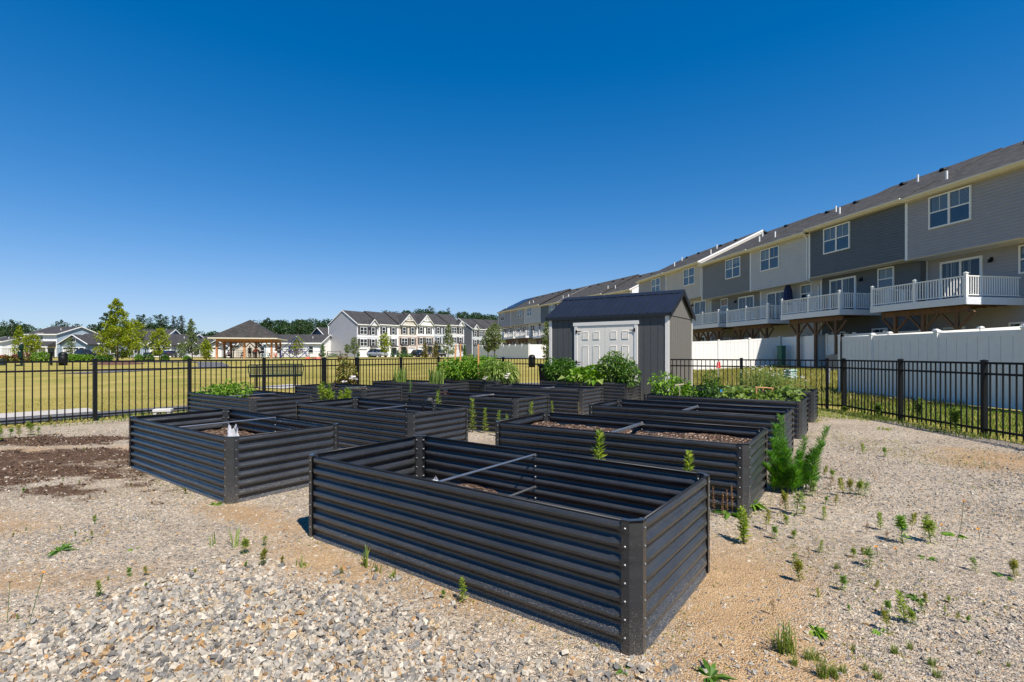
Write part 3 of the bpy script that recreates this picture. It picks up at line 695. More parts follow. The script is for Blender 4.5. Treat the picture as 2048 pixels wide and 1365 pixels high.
# ------------------------------------------------------------------ houses: shared pieces
def wall_lap(b, x0, x1, z0, z1, y, course=.15, proj=.034):        # real lap boards on a wall facing -y
    n = max(1, round((z1-z0)/course)); vs = []; fs = []
    for i in range(n):
        a, c = z0+(z1-z0)*i/n, z0+(z1-z0)*(i+1)/n; o = len(vs)
        vs += [(x0, y-proj, a), (x1, y-proj, a), (x1, y, c), (x0, y, c), (x0, y, a), (x1, y, a)]
        fs += [(o, o+1, o+2, o+3), (o+4, o+5, o+1, o)]
    b.add(vs, fs)
def window(par, x0, x1, z0, z1, y, sashes=2, frame=TRIM, glass=GLASS, muntin=True, shutters=False, depth=.085, fw=.07, hung=True):
    g = MB(); g.box(x0+.01, y-.045, z0+.01, x1-.01, y+.02, z1-.01); w = g.build('window', glass, par)
    f = MB(); zm = (z0+z1)/2
    f.box(x0-fw, y-depth, z0-fw, x0, y+.01, z1+fw); f.box(x1, y-depth, z0-fw, x1+fw, y+.01, z1+fw)
    f.box(x0, y-depth, z1, x1, y+.01, z1+fw); f.box(x0, y-depth, z0-fw, x1, y+.01, z0)
    for i in range(sashes):
        a, c = x0+(x1-x0)*i/sashes, x0+(x1-x0)*(i+1)/sashes
        if i: f.box(a-.05, y-depth+.004, z0, a+.05, y, z1)
        if hung: f.box(a+(.05 if i else 0), y-depth+.012, zm-.03, c-(.05 if i < sashes-1 else 0), y, zm+.03)
        if muntin: f.box((a+c)/2-.007, y-.054, (zm+.03) if hung else z0, (a+c)/2+.007, y-.0455, z1)
    f.build('window_frame', frame, w)
    if shutters:
        for xa in (x0-fw-.52, x1+fw+.01):
            s = MB(); s.box(xa, y-.09, z0-fw, xa+.51, y-.003, z1+fw); s.build('shutter', SHUT, w)
    return w
def hose_bib(par, x, z, y):
    b = MB(); b.box(x-.06, y-.06, z-.1, x+.06, y-.014, z+.1); b.lathe([(.0, -.16), (.09, -.15), (.055, .0), (.0, .02)], (x, y-.14, z), 8); b.build('wall_lamp', BLACK, par)
SIDE = {}
def side(c, n): return siding('siding_'+n, c, .16)
BLIND = M('blind_sky_tint', (.15, .21, .27), .3, .03)  # blinds tinted blue: sky reflection in the glass put into their colour
CURT = M('window_curtain', (.30, .22, .18), .8, .1)
def rear_unit(label, org, rz, w, z0, wallm, mirror=False, detail=2, step_near=False, deckz=0.0, door_glass=True, panel=False, end=None, group='town houses in the row on the right'):
    t = thing('town_house', label, 'town house', (org[0], org[1], 0), rz, group)
    X = (lambda x: w-x) if mirror else (lambda x: x)
    def xs_(a, c): a, c = X(a), X(c); return min(a, c), max(a, c)
    zs, ze, zf = 6.32+z0, 9.28+z0, 3.87+z0; LW = 1.25 if label.startswith('mauve') else .88
    b = MB(); wall_lap(b, .0, w, zs, ze, 0); wall_lap(b, 0, w, -.2, zs, LW)
    b.box(.0, .002, zs+.001, w, 12.2, ze+.12); b.box(0, LW+.002, -.4, w, 12.0, zs)
    b.build('wall', wallm, t)
    f = MB(); f.box(0, .0, zs-.03, w, LW-.004, zs-.001); f.box(0, -.34, ze-.02, w, .0, ze+.0); f.build('soffit', CREAM, t)
    f = MB(); f.box(0, -.36, ze+.0, w, -.335, ze+.16); f.prism([(-.36, ze+.17), (-.47, ze+.17), (-.47, ze+.10), (-.43, ze+.05), (-.36, ze+.05)], 'x', 0, w); f.build('gutter', CREAM, t)
    # roof
    yr, rise = 6.1, 3.1; r = MB(); e0, zr = -.38, ze+.19+rise; th = .12
    r.add([(0, e0, ze+.17), (w, e0, ze+.17), (w, yr, zr), (0, yr, zr), (0, 12.5, ze+.17), (w, 12.5, ze+.17), (0, e0, ze+.17-th), (w, e0, ze+.17-th), (w, yr, zr-th), (0, yr, zr-th), (0, 12.5, ze+.17-th), (w, 12.5, ze+.17-th)],
          [(0,1,2,3),(3,2,5,4),(6,9,8,7),(9,10,11,8),(0,6,7,1),(1,7,8,2),(2,8,11,5),(0,3,9,6),(3,4,10,9)])
    rf = r.build('roof', SHING, t)
    for (px, py) in (((.9 if not mirror else w-.9), 1.4), ((3.9 if not mirror else w-3.9), 3.9), (5.4 if not mirror else w-5.4, 2.2))[:2 if detail > 1 else 1]:
        v = MB(); zz = ze+.17+(py-e0)/(yr-e0)*(zr-ze-.17); v.tube([(px, py, zz-.1), (px, py, zz+.42)], .055, 8); v.build('vent_pipe', WHITE, rf)
    for px in (2.1, 4.6):
        py = 4.9; zz = ze+.17+(py-e0)/(yr-e0)*(zr-ze-.17); v = MB(); v.tube([(px, py, zz), (px, py, zz+.12)], [.24, .2], 10); v.build('roof_vent', BLACK, rf)
    if step_near:
        k = MB(); k.bar((w+.012, e0-.02, ze+.09), (w+.012, yr, zr-.07), .03, .15); k.build('rake_board', WHITE, rf)
        k = MB(); k.prism([(-.3, ze+.0), (yr, ze), (yr, zr-.1)], 'x', w-.01, w+.005); k.build('party_wall', wallm, t)
    if panel:
        for i in range(3):
            for j in range(2):
                p = MB(); x0 = .5+i*1.9; ya, yb = .6+j*2.5, 2.9+j*2.5
                za, zb = (ze+.17+(y-e0)/(yr-e0)*(zr-ze-.17)+.10 for y in (ya, yb))
                p.add([(x0, ya, za), (x0+1.8, ya, za), (x0+1.8, yb, zb), (x0, yb, zb), (x0, ya, za-.04), (x0+1.8, ya, za-.04), (x0+1.8, yb, zb-.04), (x0, yb, zb-.04)], [(0,1,2,3),(7,6,5,4),(0,4,5,1),(1,5,6,2),(2,6,7,3),(3,7,4,0)])
                p.build('solar_panel', SOLAR, rf)
    # trims
    f = MB(); f.box(-.07, -.035, zs-.04, .07, .0, ze-.02) if not mirror or True else None
    f.build('corner_trim', TRIM, t)
    f = MB(); f.box(-.07, LW-.04, -.2, .07, LW, zs-.03); f.build('corner_trim', TRIM, t)
    if step_near or end:
        d = MB(); xd = w-.16; d.tube([(xd, -.4, ze+.06), (xd, -.07, ze-.25), (xd, -.07, zs+.02), (xd, LW-.09, zs-.42), (xd, LW-.09, .6)], .045, 6); d.build('downspout', TRIM, t)
    # windows
    a, c = xs_(1.28, 3.12); wn = window(t, a, c, 7.66+z0, 9.12+z0, 0, 2)
    bl = MB(); k0 = 8.41+z0
    for i in range(2):
        u0, u1 = a+(c-a)*i/2+.08, a+(c-a)*(i+1)/2-.06
        if label.startswith(('mauve', 'dark slate')):
            for j in range(11): bl.box(u0, -.047, k0+.05+j*.058, u1, -.0455, k0+.085+j*.058)
        elif i == 0 or 'taupe' in label: bl.box(u0, -.047, k0+.05+(.25 if i else 0), u1, -.0455, 9.06+z0)
    bl.build('blind', BLIND, wn)
    a, c = xs_(.85, 2.62); s = window(t, a, c, zf+.04, zf+2.1, LW, 2, glass=GLASSD, muntin=True, hung=False, fw=.11)
    if detail > 1:
        vb = MB(); m_ = (a+c)/2
        for j in range(random.choice((4, 6, 7, 9))): x_ = (a+.06 if random.random() < .5 else m_+.08)+random.uniform(0, .05)+j*.085; vb.box(x_, LW-.0475, zf+.06, x_+.045, LW-.0455, zf+2.08)
        vb.build('blind', BLIND, s)
    a, c = xs_(4.28, 5.15); s = window(t, a, c, zf+1.15, zf+2.28, LW, 1)
    if detail > 1:
        vb = MB(); hb = random.choice((.3, .55, .9)); vb.box(a+.05, LW-.0475, zf+2.24-hb, c-.05, LW-.0455, zf+2.24); vb.build('blind', BLIND if not mirror else CURT, s)
    if detail > 1:
        hose_bib(t, X(3.1), zf+1.95, LW)
        a, c = xs_(1.0, 1.85); window(t, a, c, .75+z0, 2.65+z0, LW, 1, glass=GLASSD, hung=False, fw=.10)
        a, c = xs_(3.9, 4.75); window(t, a, c, 1.35+z0, 2.75+z0, LW, 1)
        m = MB(); xm = X(2.75); m.box(xm-.22, LW-.2, 1.0+z0, xm+.22, LW-.014, 2.1+z0); m.box(xm-.08, LW-.12, .2, xm+.08, LW-.014, 1.0+z0); m.build('electric_meter_box', METERG, t)
    # deck
    d0, d1 = (-.35, 4.35) if not mirror else (w-5.9, w-1.2)
    if mirror: d0, d1 = .7, 5.4
    yf = -1.82; zd = zf-.02+deckz
    k = MB(); k.box(d0, yf, zd-.06, d1, LW-.016, zd); dk = k.build('deck', WHITE, t)
    k = MB(); k.box(d0-.02, yf-.03, zd-.30, d1+.02, yf, zd+.02); k.box(d0-.03, yf, zd-.30, d0, LW-.02, zd+.02); k.box(d1, yf, zd-.30, d1+.03, LW-.02, zd+.02); k.build('rim_board', RIMM, dk)
    rl = MB(); pts = [(d0+.05, LW-.1), (d0+.05, yf+.05), ((d0+d1)/2, yf+.05), (d1-.05, yf+.05), (d1-.05, LW-.1)]
    for (p, q) in zip(pts[:-1], pts[1:]):
        P, Q = Vector((*p, 0)), Vector((*q, 0)); L_ = (Q-P).length; D = (Q-P)/L_
        for z, h in ((.93, .05), (.12, .04)): rl.bar(P+Vector((0,0,zd+z)), Q+Vector((0,0,zd+z)), .06 if z > .5 else .04, h)
        n = round(L_/(.125 if detail > 1 else .2))
        for i in range(1, n):
            c_ = P+D*(L_*i/n); rl.bar(c_+Vector((0,0,zd+.13)), c_+Vector((0,0,zd+.92)), .034, .034, up=D)
    rl.build('railing', WHITE, dk)
    for p in pts[1:-1]:
        q = MB(); q.box(p[0]-.058, p[1]-.058, zd-.02, p[0]+.058, p[1]+.058, zd+1.04); q.box(p[0]-.075, p[1]-.075, zd+1.04, p[0]+.075, p[1]+.075, zd+1.065); q.add([(p[0]-.07, p[1]-.07, zd+1.065), (p[0]+.07, p[1]-.07, zd+1.065), (p[0]+.07, p[1]+.07, zd+1.065), (p[0]-.07, p[1]+.07, zd+1.065), (p[0], p[1], zd+1.11)], [(0,1,4),(1,2,4),(2,3,4),(3,0,4)])
        q.build('railing_post', WHITE, dk)
    yb = yf+.48; zb = zd-.31
    q = MB(); q.box(d0+.25, yb-.075, zb-.27, d1-.25, yb+.075, zb-.004); 
    for i in range(11): x = d0+.2+(d1-d0-.4)*i/10; q.box(x-.02, yf+.01, zd-.28, x+.02, LW-.03, zd-.065)
    q.build('beam', TIMBER, dk)
    for px in ((d0+.95, (d0+d1)/2+.05, d1-.75)):
        q = MB(); q.box(px-.075, yb-.07, .0, px+.075, yb+.07, zb-.275); po = q.build('deck_post', TIMBER, dk)
        q = MB()
        for s in (-1, 1): q.bar((px+s*.05, yb, zb-1.0), (px+s*.72, yb, zb-.28), .09, .09, up=(0, 1, 0))
        q.build('brace', TIMBER, po)
    return t, dk
SOLAR = M('solar_panel_glass', (.02, .032, .06), .3, .1, 3, spec=.4)
METERG = M('meter_grey', (.16, .165, .17), .5, .1)
RIMM = M('white_rim_board', (.70, .70, .71), .45, .04)
cA = M('siding_mauve_grey', (.34, .32, .32), .55, .05, 1.5); cB = M('siding_dark_slate', (.115, .125, .132), .55, .05, 1.5); cC = M('siding_light_grey', (.52, .505, .49), .55, .05, 1.5)
cD = M('siding_taupe', (.225, .213, .193), .55, .05, 1.5); cE = M('siding_beige', (.55, .495, .42), .55, .05, 1.5); cF = M('siding_warm_grey', (.38, .35, .32), .55, .05, 1.5)
RZ1 = math.atan2(-RD[1], -RD[0])                       # local x runs back towards the camera
def on_row(Y): return (25.4-.181*Y, Y)
YB = [19.85, 26.5, 33.1, 39.0, 45.7, 52.4, 58.9]
info = [('mauve grey town house rear at the near end of the right-hand row, tall double window', cA, False, 0, False),
        ('dark slate blue town house rear, second along the right-hand row', cB, False, .06, True),
        ('light grey town house rear with closed navy parasol on its white deck', cC, False, -.06, False),
        ('taupe grey town house rear between the light grey one and the beige one', cD, True, .0, True),
        ('beige town house rear partly behind the shed roof', cE, True, .34, True),
        ('warm grey town house at the far end of the first block, above the shed', cF, True, .38, False)]
DECKS = []
for i, (lab, m, mir, z0, stp) in enumerate(info):
    w = (YB[i+1]-YB[i])/RD[1]*.9995*math.hypot(.181, 1)*RD[1]
    t, dk = rear_unit(lab, on_row(YB[i+1]), RZ1, w, z0, m, mir, 2, i == 4, end=(i == 2))
    DECKS.append((t, dk))
# second block, turned a little to the left
d2 = Vector((-.436, 1)).normalized(); RZ2 = math.atan2(-d2.y, -d2.x)
def on_row2(Y): return (15.6-.436*(Y-66), Y)
cols2 = [cE, cC, cD, cB, cC, cF, cA]; nm2 = ['beige', 'light grey', 'taupe', 'dark slate', 'pale grey', 'warm grey', 'mid grey']
xp2 = ['nearest house of the second block, mostly hidden by the shed', 'second house of the second block, above the shed roof', 'third house of the second block, just over the shed roof edge', 'fourth house of the second block, left of the white rake board',
       'fifth house of the second block, behind the slim young tree', 'sixth house of the second block, next to the far end', 'last house of the second block, with solar panels on its roof']
for i in range(7):
    Y1 = 66+6.05*(i+1)
    t, dk = rear_unit(f'{nm2[i]} town house, {xp2[i]}', on_row2(Y1), RZ2, 6.05*math.hypot(.436, 1)*.9995, .45+(.25 if i >= 4 else 0)+(.18 if i >= 1 else 0), cols2[i], i % 2 == 1, 1, i in (0, 3), panel=(i == 6), end=(i == 3), group='town houses in the second block')
    if i == 0:                                          # its end wall is white and in the sun
        g = MB(); w = 6.05*math.hypot(.436, 1)*.9995; zz = 9.73; g.prism([(0, -.3), (0, zz), (6.1, zz+3.0), (12.2, zz), (12.2, -.3)], 'x', w, w+.012); g.build('end_wall', side((.74, .73, .70), 'white_end'), t)
# parasol on the third deck
t3, dk3 = DECKS[2]
NAVY = M('navy_canvas', (.012, .022, .075), .8, .15, 12, .2, 40)
loc = t3.matrix_basis @ Vector((3.6, .32, 0)); zd = 3.79
p = thing('closed_parasol', 'closed navy blue parasol standing on the white deck of the light grey house', 'parasol', (loc.x, loc.y, zd))
b = MB(); b.tube([(0, 0, 0), (0, 0, 2.6)], .02, 8); b.lathe([(.26, 0), (.26, .05), (.05, .09)], n=12); b.build('pole', STEEL, p)
b = MB(); n = 14; prof = [(.10, 1.0), (.24, 1.05), (.26, 1.5), (.22, 2.1), (.10, 2.52), (.015, 2.62)]
vs = [((r*(1+.22*(k % 2)))*math.cos(2*math.pi*k/n), (r*(1+.22*(k % 2)))*math.sin(2*math.pi*k/n), z) for r, z in prof for k in range(n)]
b.add(vs, [(i*n+k, i*n+(k+1) % n, (i+1)*n+(k+1) % n, (i+1)*n+k) for i in range(len(prof)-1) for k in range(n)]); b.build('canopy', NAVY, p)

# ------------------------------------------------------------------ white privacy fences
def vinyl_fence(label, pts, group='white privacy fences of the town house yards', h=1.93, posts_every=1.95, follow=True, top=None):
    P = [Vector((p[0], p[1], 0)) for p in pts]; t = thing('privacy_fence', label, 'fence', (P[0].x, P[0].y, gz(P[0].x, P[0].y)), 0, group); o0 = Vector(t.location)
    for a, c in zip(P[:-1], P[1:]):
        L_ = (c-a).length; n = max(1, round(L_/posts_every)); D = (c-a)/L_
        for i in range(n):
            p, q = a+D*(L_*i/n), a+D*(L_*(i+1)/n); zp, zq = gz(p.x, p.y), gz(q.x, q.y)
            A = p+Vector((0, 0, zp))-o0; B = q+Vector((0, 0, zq))-o0; U = Vector((0, 0, 1)); S = Vector((-D.y, D.x, 0))
            b = MB(); m = 8
            for j in range(m):                          # tongue and groove boards
                e, f = A.lerp(B, (j+.03)/m), A.lerp(B, (j+.97)/m)
                vs = [e+U*.12-S*.018, f+U*.12-S*.018, f+U*.12+S*.018, e+U*.12+S*.018, e+U*(h-.10)-S*.018, f+U*(h-.10)-S*.018, f+U*(h-.10)+S*.018, e+U*(h-.10)+S*.018]
                b.add(vs, [(0,3,2,1),(4,5,6,7),(0,1,5,4),(1,2,6,5),(2,3,7,6),(3,0,4,7)])
            b.bar(A+U*h*.5, B+U*h*.5, .012, h-.24); po = b.build('panel', WHITE, t)
            r = MB(); r.bar(A+U*(h-.07), B+U*(h-.07), .052, .14); r.build('rail', WHITE, po); r = MB(); r.bar(A+U*.10, B+U*.10, .052, .14); r.build('rail', WHITE, po)
            b = MB(); w = .063; X = A
            for X in ([A] if i < n-1 or c is not P[-1] else [A, B]):
                b.box(X.x-w, X.y-w, X.z-.1, X.x+w, X.y+w, X.z+h+.02); b.box(X.x-w-.014, X.y-w-.014, X.z+h+.02, X.x+w+.014, X.y+w+.014, X.z+h+.06); b.box(X.x-w+.012, X.y-w+.012, X.z+h+.06, X.x+w-.012, X.y+w-.012, X.z+h+.085)
            b.build('post', WHITE, t)
    return t
def fl(Y, off=0): return (13.7-.142*Y+off, Y)
vinyl_fence('white privacy fence in shade along the right side, in front of the nearest decks', [fl(17.35), fl(16.1), fl(5.5)])
vinyl_fence('sunlit white divider fence climbing towards the near houses, seen over the shaded one', [(11.24, 17.35), (24.6, 19.75)])
vinyl_fence('bright sunlit white fence across the lawn between the shed and the green cabinet', [(9.4, 33.2), (18.0, 34.1)])
vinyl_fence('shaded white fence stub running back from the bright fence beside the green cabinet', [(18.08, 34.1), (18.6, 31.2), (20.6, 31.2)])
vinyl_fence('white fence beneath the second deck, in the shade behind the wooden posts', [(19.0, 30.6), (20.0, 24.8)])
vinyl_fence('white fence in the shadow under the far decks, seen over the bright fence', [(18.3, 39.5), (17.2, 46)])
a = [(13.0, 43.0), (9.2, 52.0)]
vinyl_fence('white fence just left of the shed, shaded face towards the park', [(4.2, 62.0), (5.6, 56.0), (7.4, 50.0)])
vinyl_fence('far white fence in the shade behind the lilies', [(-6.4, 84.5), (2.2, 66.0)])
vinyl_fence('sunlit divider fence rising behind the far shaded fence, nearer one', [(2.3, 66.0), (9.5, 69.0)])
vinyl_fence('sunlit divider fence rising behind the far shaded fence, middle one', [(-.3, 72.5), (7.5, 75.0)])
vinyl_fence('sunlit divider fence rising behind the far shaded fence, farthest one', [(-6.4, 84.5), (3.0, 87.0)])
# small utilities on the slope
PGREEN = M('pale_green_plastic', (.24, .36, .29), .5, .06)
c = at(1580, 23.5)
t = thing('utility_pedestal', 'pale green utility box standing in the grass behind the yarrow', 'utility box', c, .3)
b = MB(); b.box(-.2, -.2, -.05, .2, .2, .42); b.build('cabinet', PGREEN, t, bevel=.02); b = MB(); b.prism([(-.23, .42), (.23, .42), (.16, .5), (-.16, .5)], 'x', -.22, .22); b.build('lid', PGREEN, t, bevel=.01)
c = at(1656, 20.5); b = MB(); b.tube([(0, 0, -.05), (0, 0, .55)], .06, 8); b.tube([(0, 0, .55), (0, 0, .66)], [.085, .075], 8)
tag(b.build('marker_pipe', M('grey_pipe', (.22, .23, .27), .5), loc=c), 'short grey pipe stub in the grass near the fence corner', 'pipe')
c = at(1563, 33.3); t = thing('utility_cabinet', 'narrow green cabinet standing at the end of the bright white fence', 'cabinet', c, .2)
GB = M('green_bin_plastic', (.02, .13, .085), .45, .06)
b = MB(); b.box(-.17, -.2, -.1, .17, .2, 1.3); b.build('body', GB, t, bevel=.02)
b = MB(); b.prism([(-.23, 1.303), (.23, 1.303), (.18, 1.38), (-.18, 1.38)], 'x', -.19, .19); b.build('lid', GB, t)
for (px, Y, lab) in ((1527, 40.0, 'grey air conditioner unit under the taupe house deck'), (1676, 27.5, 'grey air conditioner unit in the shade under the dark slate house deck')):
    c = at(px, Y); t = thing('air_conditioner', lab, 'air conditioner', c, .2)
    b = MB(); b.box(-.4, -.4, 0, .4, .4, .85); b.build('housing', METERG, t, bevel=.02)
    b = MB(); b.lathe([(.34, .852), (.34, .875), (.1, .885), (.0, .885)], n=14); b.build('fan_grille', BLACK, t)
    for i in range(9): pass

# ------------------------------------------------------------------ the white row across the park
def gable_truss(b, cx, y, zb, hw, rise):
    for s in (-1, 1): b.bar((cx+s*hw, y, zb), (cx, y, zb+rise), .1, .22, up=(0, 1, 0))
    b.bar((cx-hw*.5, y, zb+rise*.48), (cx+hw*.5, y, zb+rise*.48), .1, .14, up=(0, 1, 0)); b.bar((cx, y, zb+rise*.48), (cx, y, zb+rise), .1, .12, up=(0, 1, 0))
    for s in (-1, 1): b.bar((cx+s*hw*.42, y, zb+rise*.48), (cx+s*.0, y, zb+rise*.78), .08, .1, up=(0, 1, 0))
def front_unit(label, org, rz, w, z0, top, low, style, flip=False, left_end=False, right_end=False, group='white town houses across the park'):
    t = thing('front_town_house', label, 'town house', (org[0], org[1], 0), rz, group)
    D = 10.8; ze = 7.75+z0; zm = 4.95+z0; X = (lambda x: w-x) if flip else (lambda x: x)
    b = MB(); b.box(.0, 0, zm, w, D, ze); b.build('upper_wall', top, t)
    b = MB(); b.box(0, .01, -1, w, D-.01, zm-.002); b.build('lower_wall', low, t)
    yr, rise = D/2, 3.4; r = MB(); e = -.35; th = .2
    r.add([(0, e, ze-.05), (w, e, ze-.05), (w, yr, ze+rise), (0, yr, ze+rise), (w, D-e, ze-.05), (0, D-e, ze-.05), (0, e, ze+th-.05), (w, e, ze+th-.05), (w, yr, ze+rise+th), (0, yr, ze+rise+th), (w, D-e, ze+th-.05), (0, D-e, ze+th-.05)],
          [(6,7,8,9),(9,8,10,11),(0,3,2,1),(3,5,4,2),(0,1,7,6),(1,2,8,7),(2,4,10,8),(0,6,9,3),(3,9,11,5)])
    rf = r.build('roof', SHINGF, t)
    g = MB(); g.box(0, e-.06, ze-.1, w, e-.002, ze+.09); g.box(0, e, ze-.11, w, 0, ze-.06); g.box(0, -.03, zm-.1, w, .01, zm+.1); g.build('eave_trim', TRIM, t)
    if left_end:
        g = MB(); g.prism([(.0, -1), (0, ze), (yr, ze+rise-.03), (D, ze), (D, -1)], 'x', -.02, .0); g.build('gable_wall', side((.33, .33, .35) if left_end == 1 else (.12, .13, .145), 'gable%d' % left_end), t)  # first row's end darker than its walls: shade put into the siding colour
        g = MB(); g.bar((-.10, e, ze+.04), (-.10, yr, ze+rise+.09), .1, .2); g.bar((-.10, D-e, ze+.04), (-.10, yr, ze+rise+.09), .1, .2); g.tube([(-.08, D+.1, ze), (-.08, D-.05, ze-.7), (-.08, D-.05, 0)], .08, 6); g.build('rake_trim', TRIM, t)
    def win(x, z, n, wd=.95): window(t, X(x)-wd*n/2, X(x)+wd*n/2, z, z+1.55, -.0, n, glass=GLASSD, shutters=True, depth=.09, fw=.1, muntin=False)
    if style == 'small': win(1.9, 5.55+z0, 2); win(4.75, 5.55+z0, 1); win(1.9, 2.75+z0, 2); win(4.75, 2.75+z0, 1)
    elif style == 'truss': win(1.55, 5.55+z0, 1); win(4.5, 5.55+z0, 1); win(1.55, 2.75+z0, 1); win(4.4, 2.75+z0, 2)
    else: win(1.6, 5.55+z0, 1); win(4.7, 5.55+z0, 1); win(1.6, 2.75+z0, 1); win(4.7, 2.75+z0, 1)
    if style in ('small', 'truss'):
        cx, hw, rs = (X(4.75), 1.25, 1.35) if style == 'small' else (w/2, 2.85, 2.75)
        g = MB(); g.add([(cx-hw, e-.02, ze), (cx+hw, e-.02, ze), (cx, e-.02, ze+rs), (cx, 4.2 if style == 'truss' else 2.1, ze+rs)], [(0,1,2)]); g.box(cx-hw+.3, -.3, ze-.2, cx+hw-.3, .0, ze+.1); g.build('gable', top, t)
        g = MB()
        for s in (-1, 1): g.add([(cx+s*(hw+.25), e-.2, ze-.25+.02), (cx, e-.2, ze+rs+.02), (cx, 4.6, ze+rs+.02), (cx+s*(hw+.25), .6, ze-.25+.02), (cx+s*(hw+.25), e-.2, ze-.25+.16), (cx, e-.2, ze+rs+.16), (cx, 4.6, ze+rs+.16), (cx+s*(hw+.25), .6, ze-.25+.16)], [(4,5,6,7),(0,3,2,1),(0,1,5,4),(3,7,6,2),(0,4,7,3)])
        g.build('gable_roof', SHINGF, t)
        g = MB()
        if style == 'truss': gable_truss(g, cx, e-.26, ze-.1, hw+.15, rs+.1)
        else:
            for s in (-1, 1): g.bar((cx+s*(hw+.2), e-.26, ze-.15), (cx, e-.26, ze+rs+.02), .1, .22, up=(0, 1, 0))
        g.build('gable_trim', TRIM, t)
    xg = X(1.75); g = MB(); g.box(xg-1.25, -.05, z0+.05-.2, xg+1.25, .02, z0+2.15); dr = g.build('garage_door', WHITE, t); g = MB()
    for i in range(4): g.box(xg-1.1+i*.56, -.06, z0+1.68, xg-1.1+i*.56+.46, -.052, z0+1.98)
    g.build('door_lights', GLASSD, dr)
    xd = X(4.75); g = MB(); g.box(xd-.45, -.05, z0-.1, xd+.45, .02, z0+2.05); g.build('door', M('door_navy', (.02, .035, .07), .4) if style != 'small' else M('door_dark', (.05, .05, .055), .4), t)
    g = MB(); g.box(xd+.55, -.05, z0+.3, xd+.95, .02, z0+2.0); g.build('side_light', GLASSD, t)
    g = MB(); g.add([(xd-1.0, -1.0, z0+2.35), (xd+1.0, -1.0, z0+2.35), (xd+.8, -.0, z0+2.95), (xd-.8, -.0, z0+2.95), (xd-1.0, -1.0, z0+2.25), (xd+1.0, -1.0, z0+2.25), (xd+.8, 0, z0+2.25), (xd-.8, 0, z0+2.25)], [(0,1,2,3),(0,4,5,1),(1,5,6,2),(4,7,6,5),(3,7,4,0)]); cn = g.build('canopy', SHINGF, t)
    g = MB(); g.box(xd-1.04, -1.05, z0+2.16, xd+1.04, -.02, z0+2.25); g.build('canopy_trim', TRIM, cn)
    return t
sWH = side((.80, .79, .76), 'white'); sLG = side((.58, .57, .58), 'pale_grey'); sBE = side((.55, .51, .45), 'beige'); sBG = side((.40, .42, .45), 'blue_grey')
BRK = brickmat('tan_brick', (.40, .30, .25), (.46, .36, .30)); STN = brickmat('cream_stone', (.62, .58, .52), (.50, .46, .42))
fx, fy = .572, .820; RZF = math.atan2(fy, fx); W6 = 6.45
units = [('pale grey town house at the left end of the white row, silver car in front', sLG, sLG, 'small', False), ('plain white town house, second from the left in the white row', sWH, sWH, 'plain', False),
         ('beige town house with crossed white gable truss over tan brick', sBE, BRK, 'truss', True), ('white town house with crossed white gable truss over tan brick', sWH, BRK, 'truss', False),
         ('blue grey town house, fifth in the white row, behind the slim tree', sBG, sBG, 'plain', True), ('pale town house at the right end of the white row with small gable', sLG, sLG, 'small', False)]
for i, (lab, tp, lo_, stl, fp) in enumerate(units):
    front_unit(lab, (-36.35+fx*W6*i, 119+fy*W6*i), RZF, W6-.02, .75+.27*i, tp, lo_, stl, fp, left_end=1 if i == 0 else 0)
for i, (lab, tp, stl) in enumerate([('grey town house with dark slate gable end, first of the block behind the far fence', sBG, 'small'), ('pale grey town house, second of the block behind the far fence', sLG, 'plain'), ('white town house, third of the block behind the far fence', sWH, 'plain'), ('beige town house, last of the block behind the far fence', sBE, 'truss')]):
    front_unit(lab, (-12.5+fx*W6*i, 158+fy*W6*i), RZF, W6-.02, 1.65+.2*i, tp, tp, stl, i == 0, left_end=2 if i == 0 else 0, group='town houses behind the far fence')

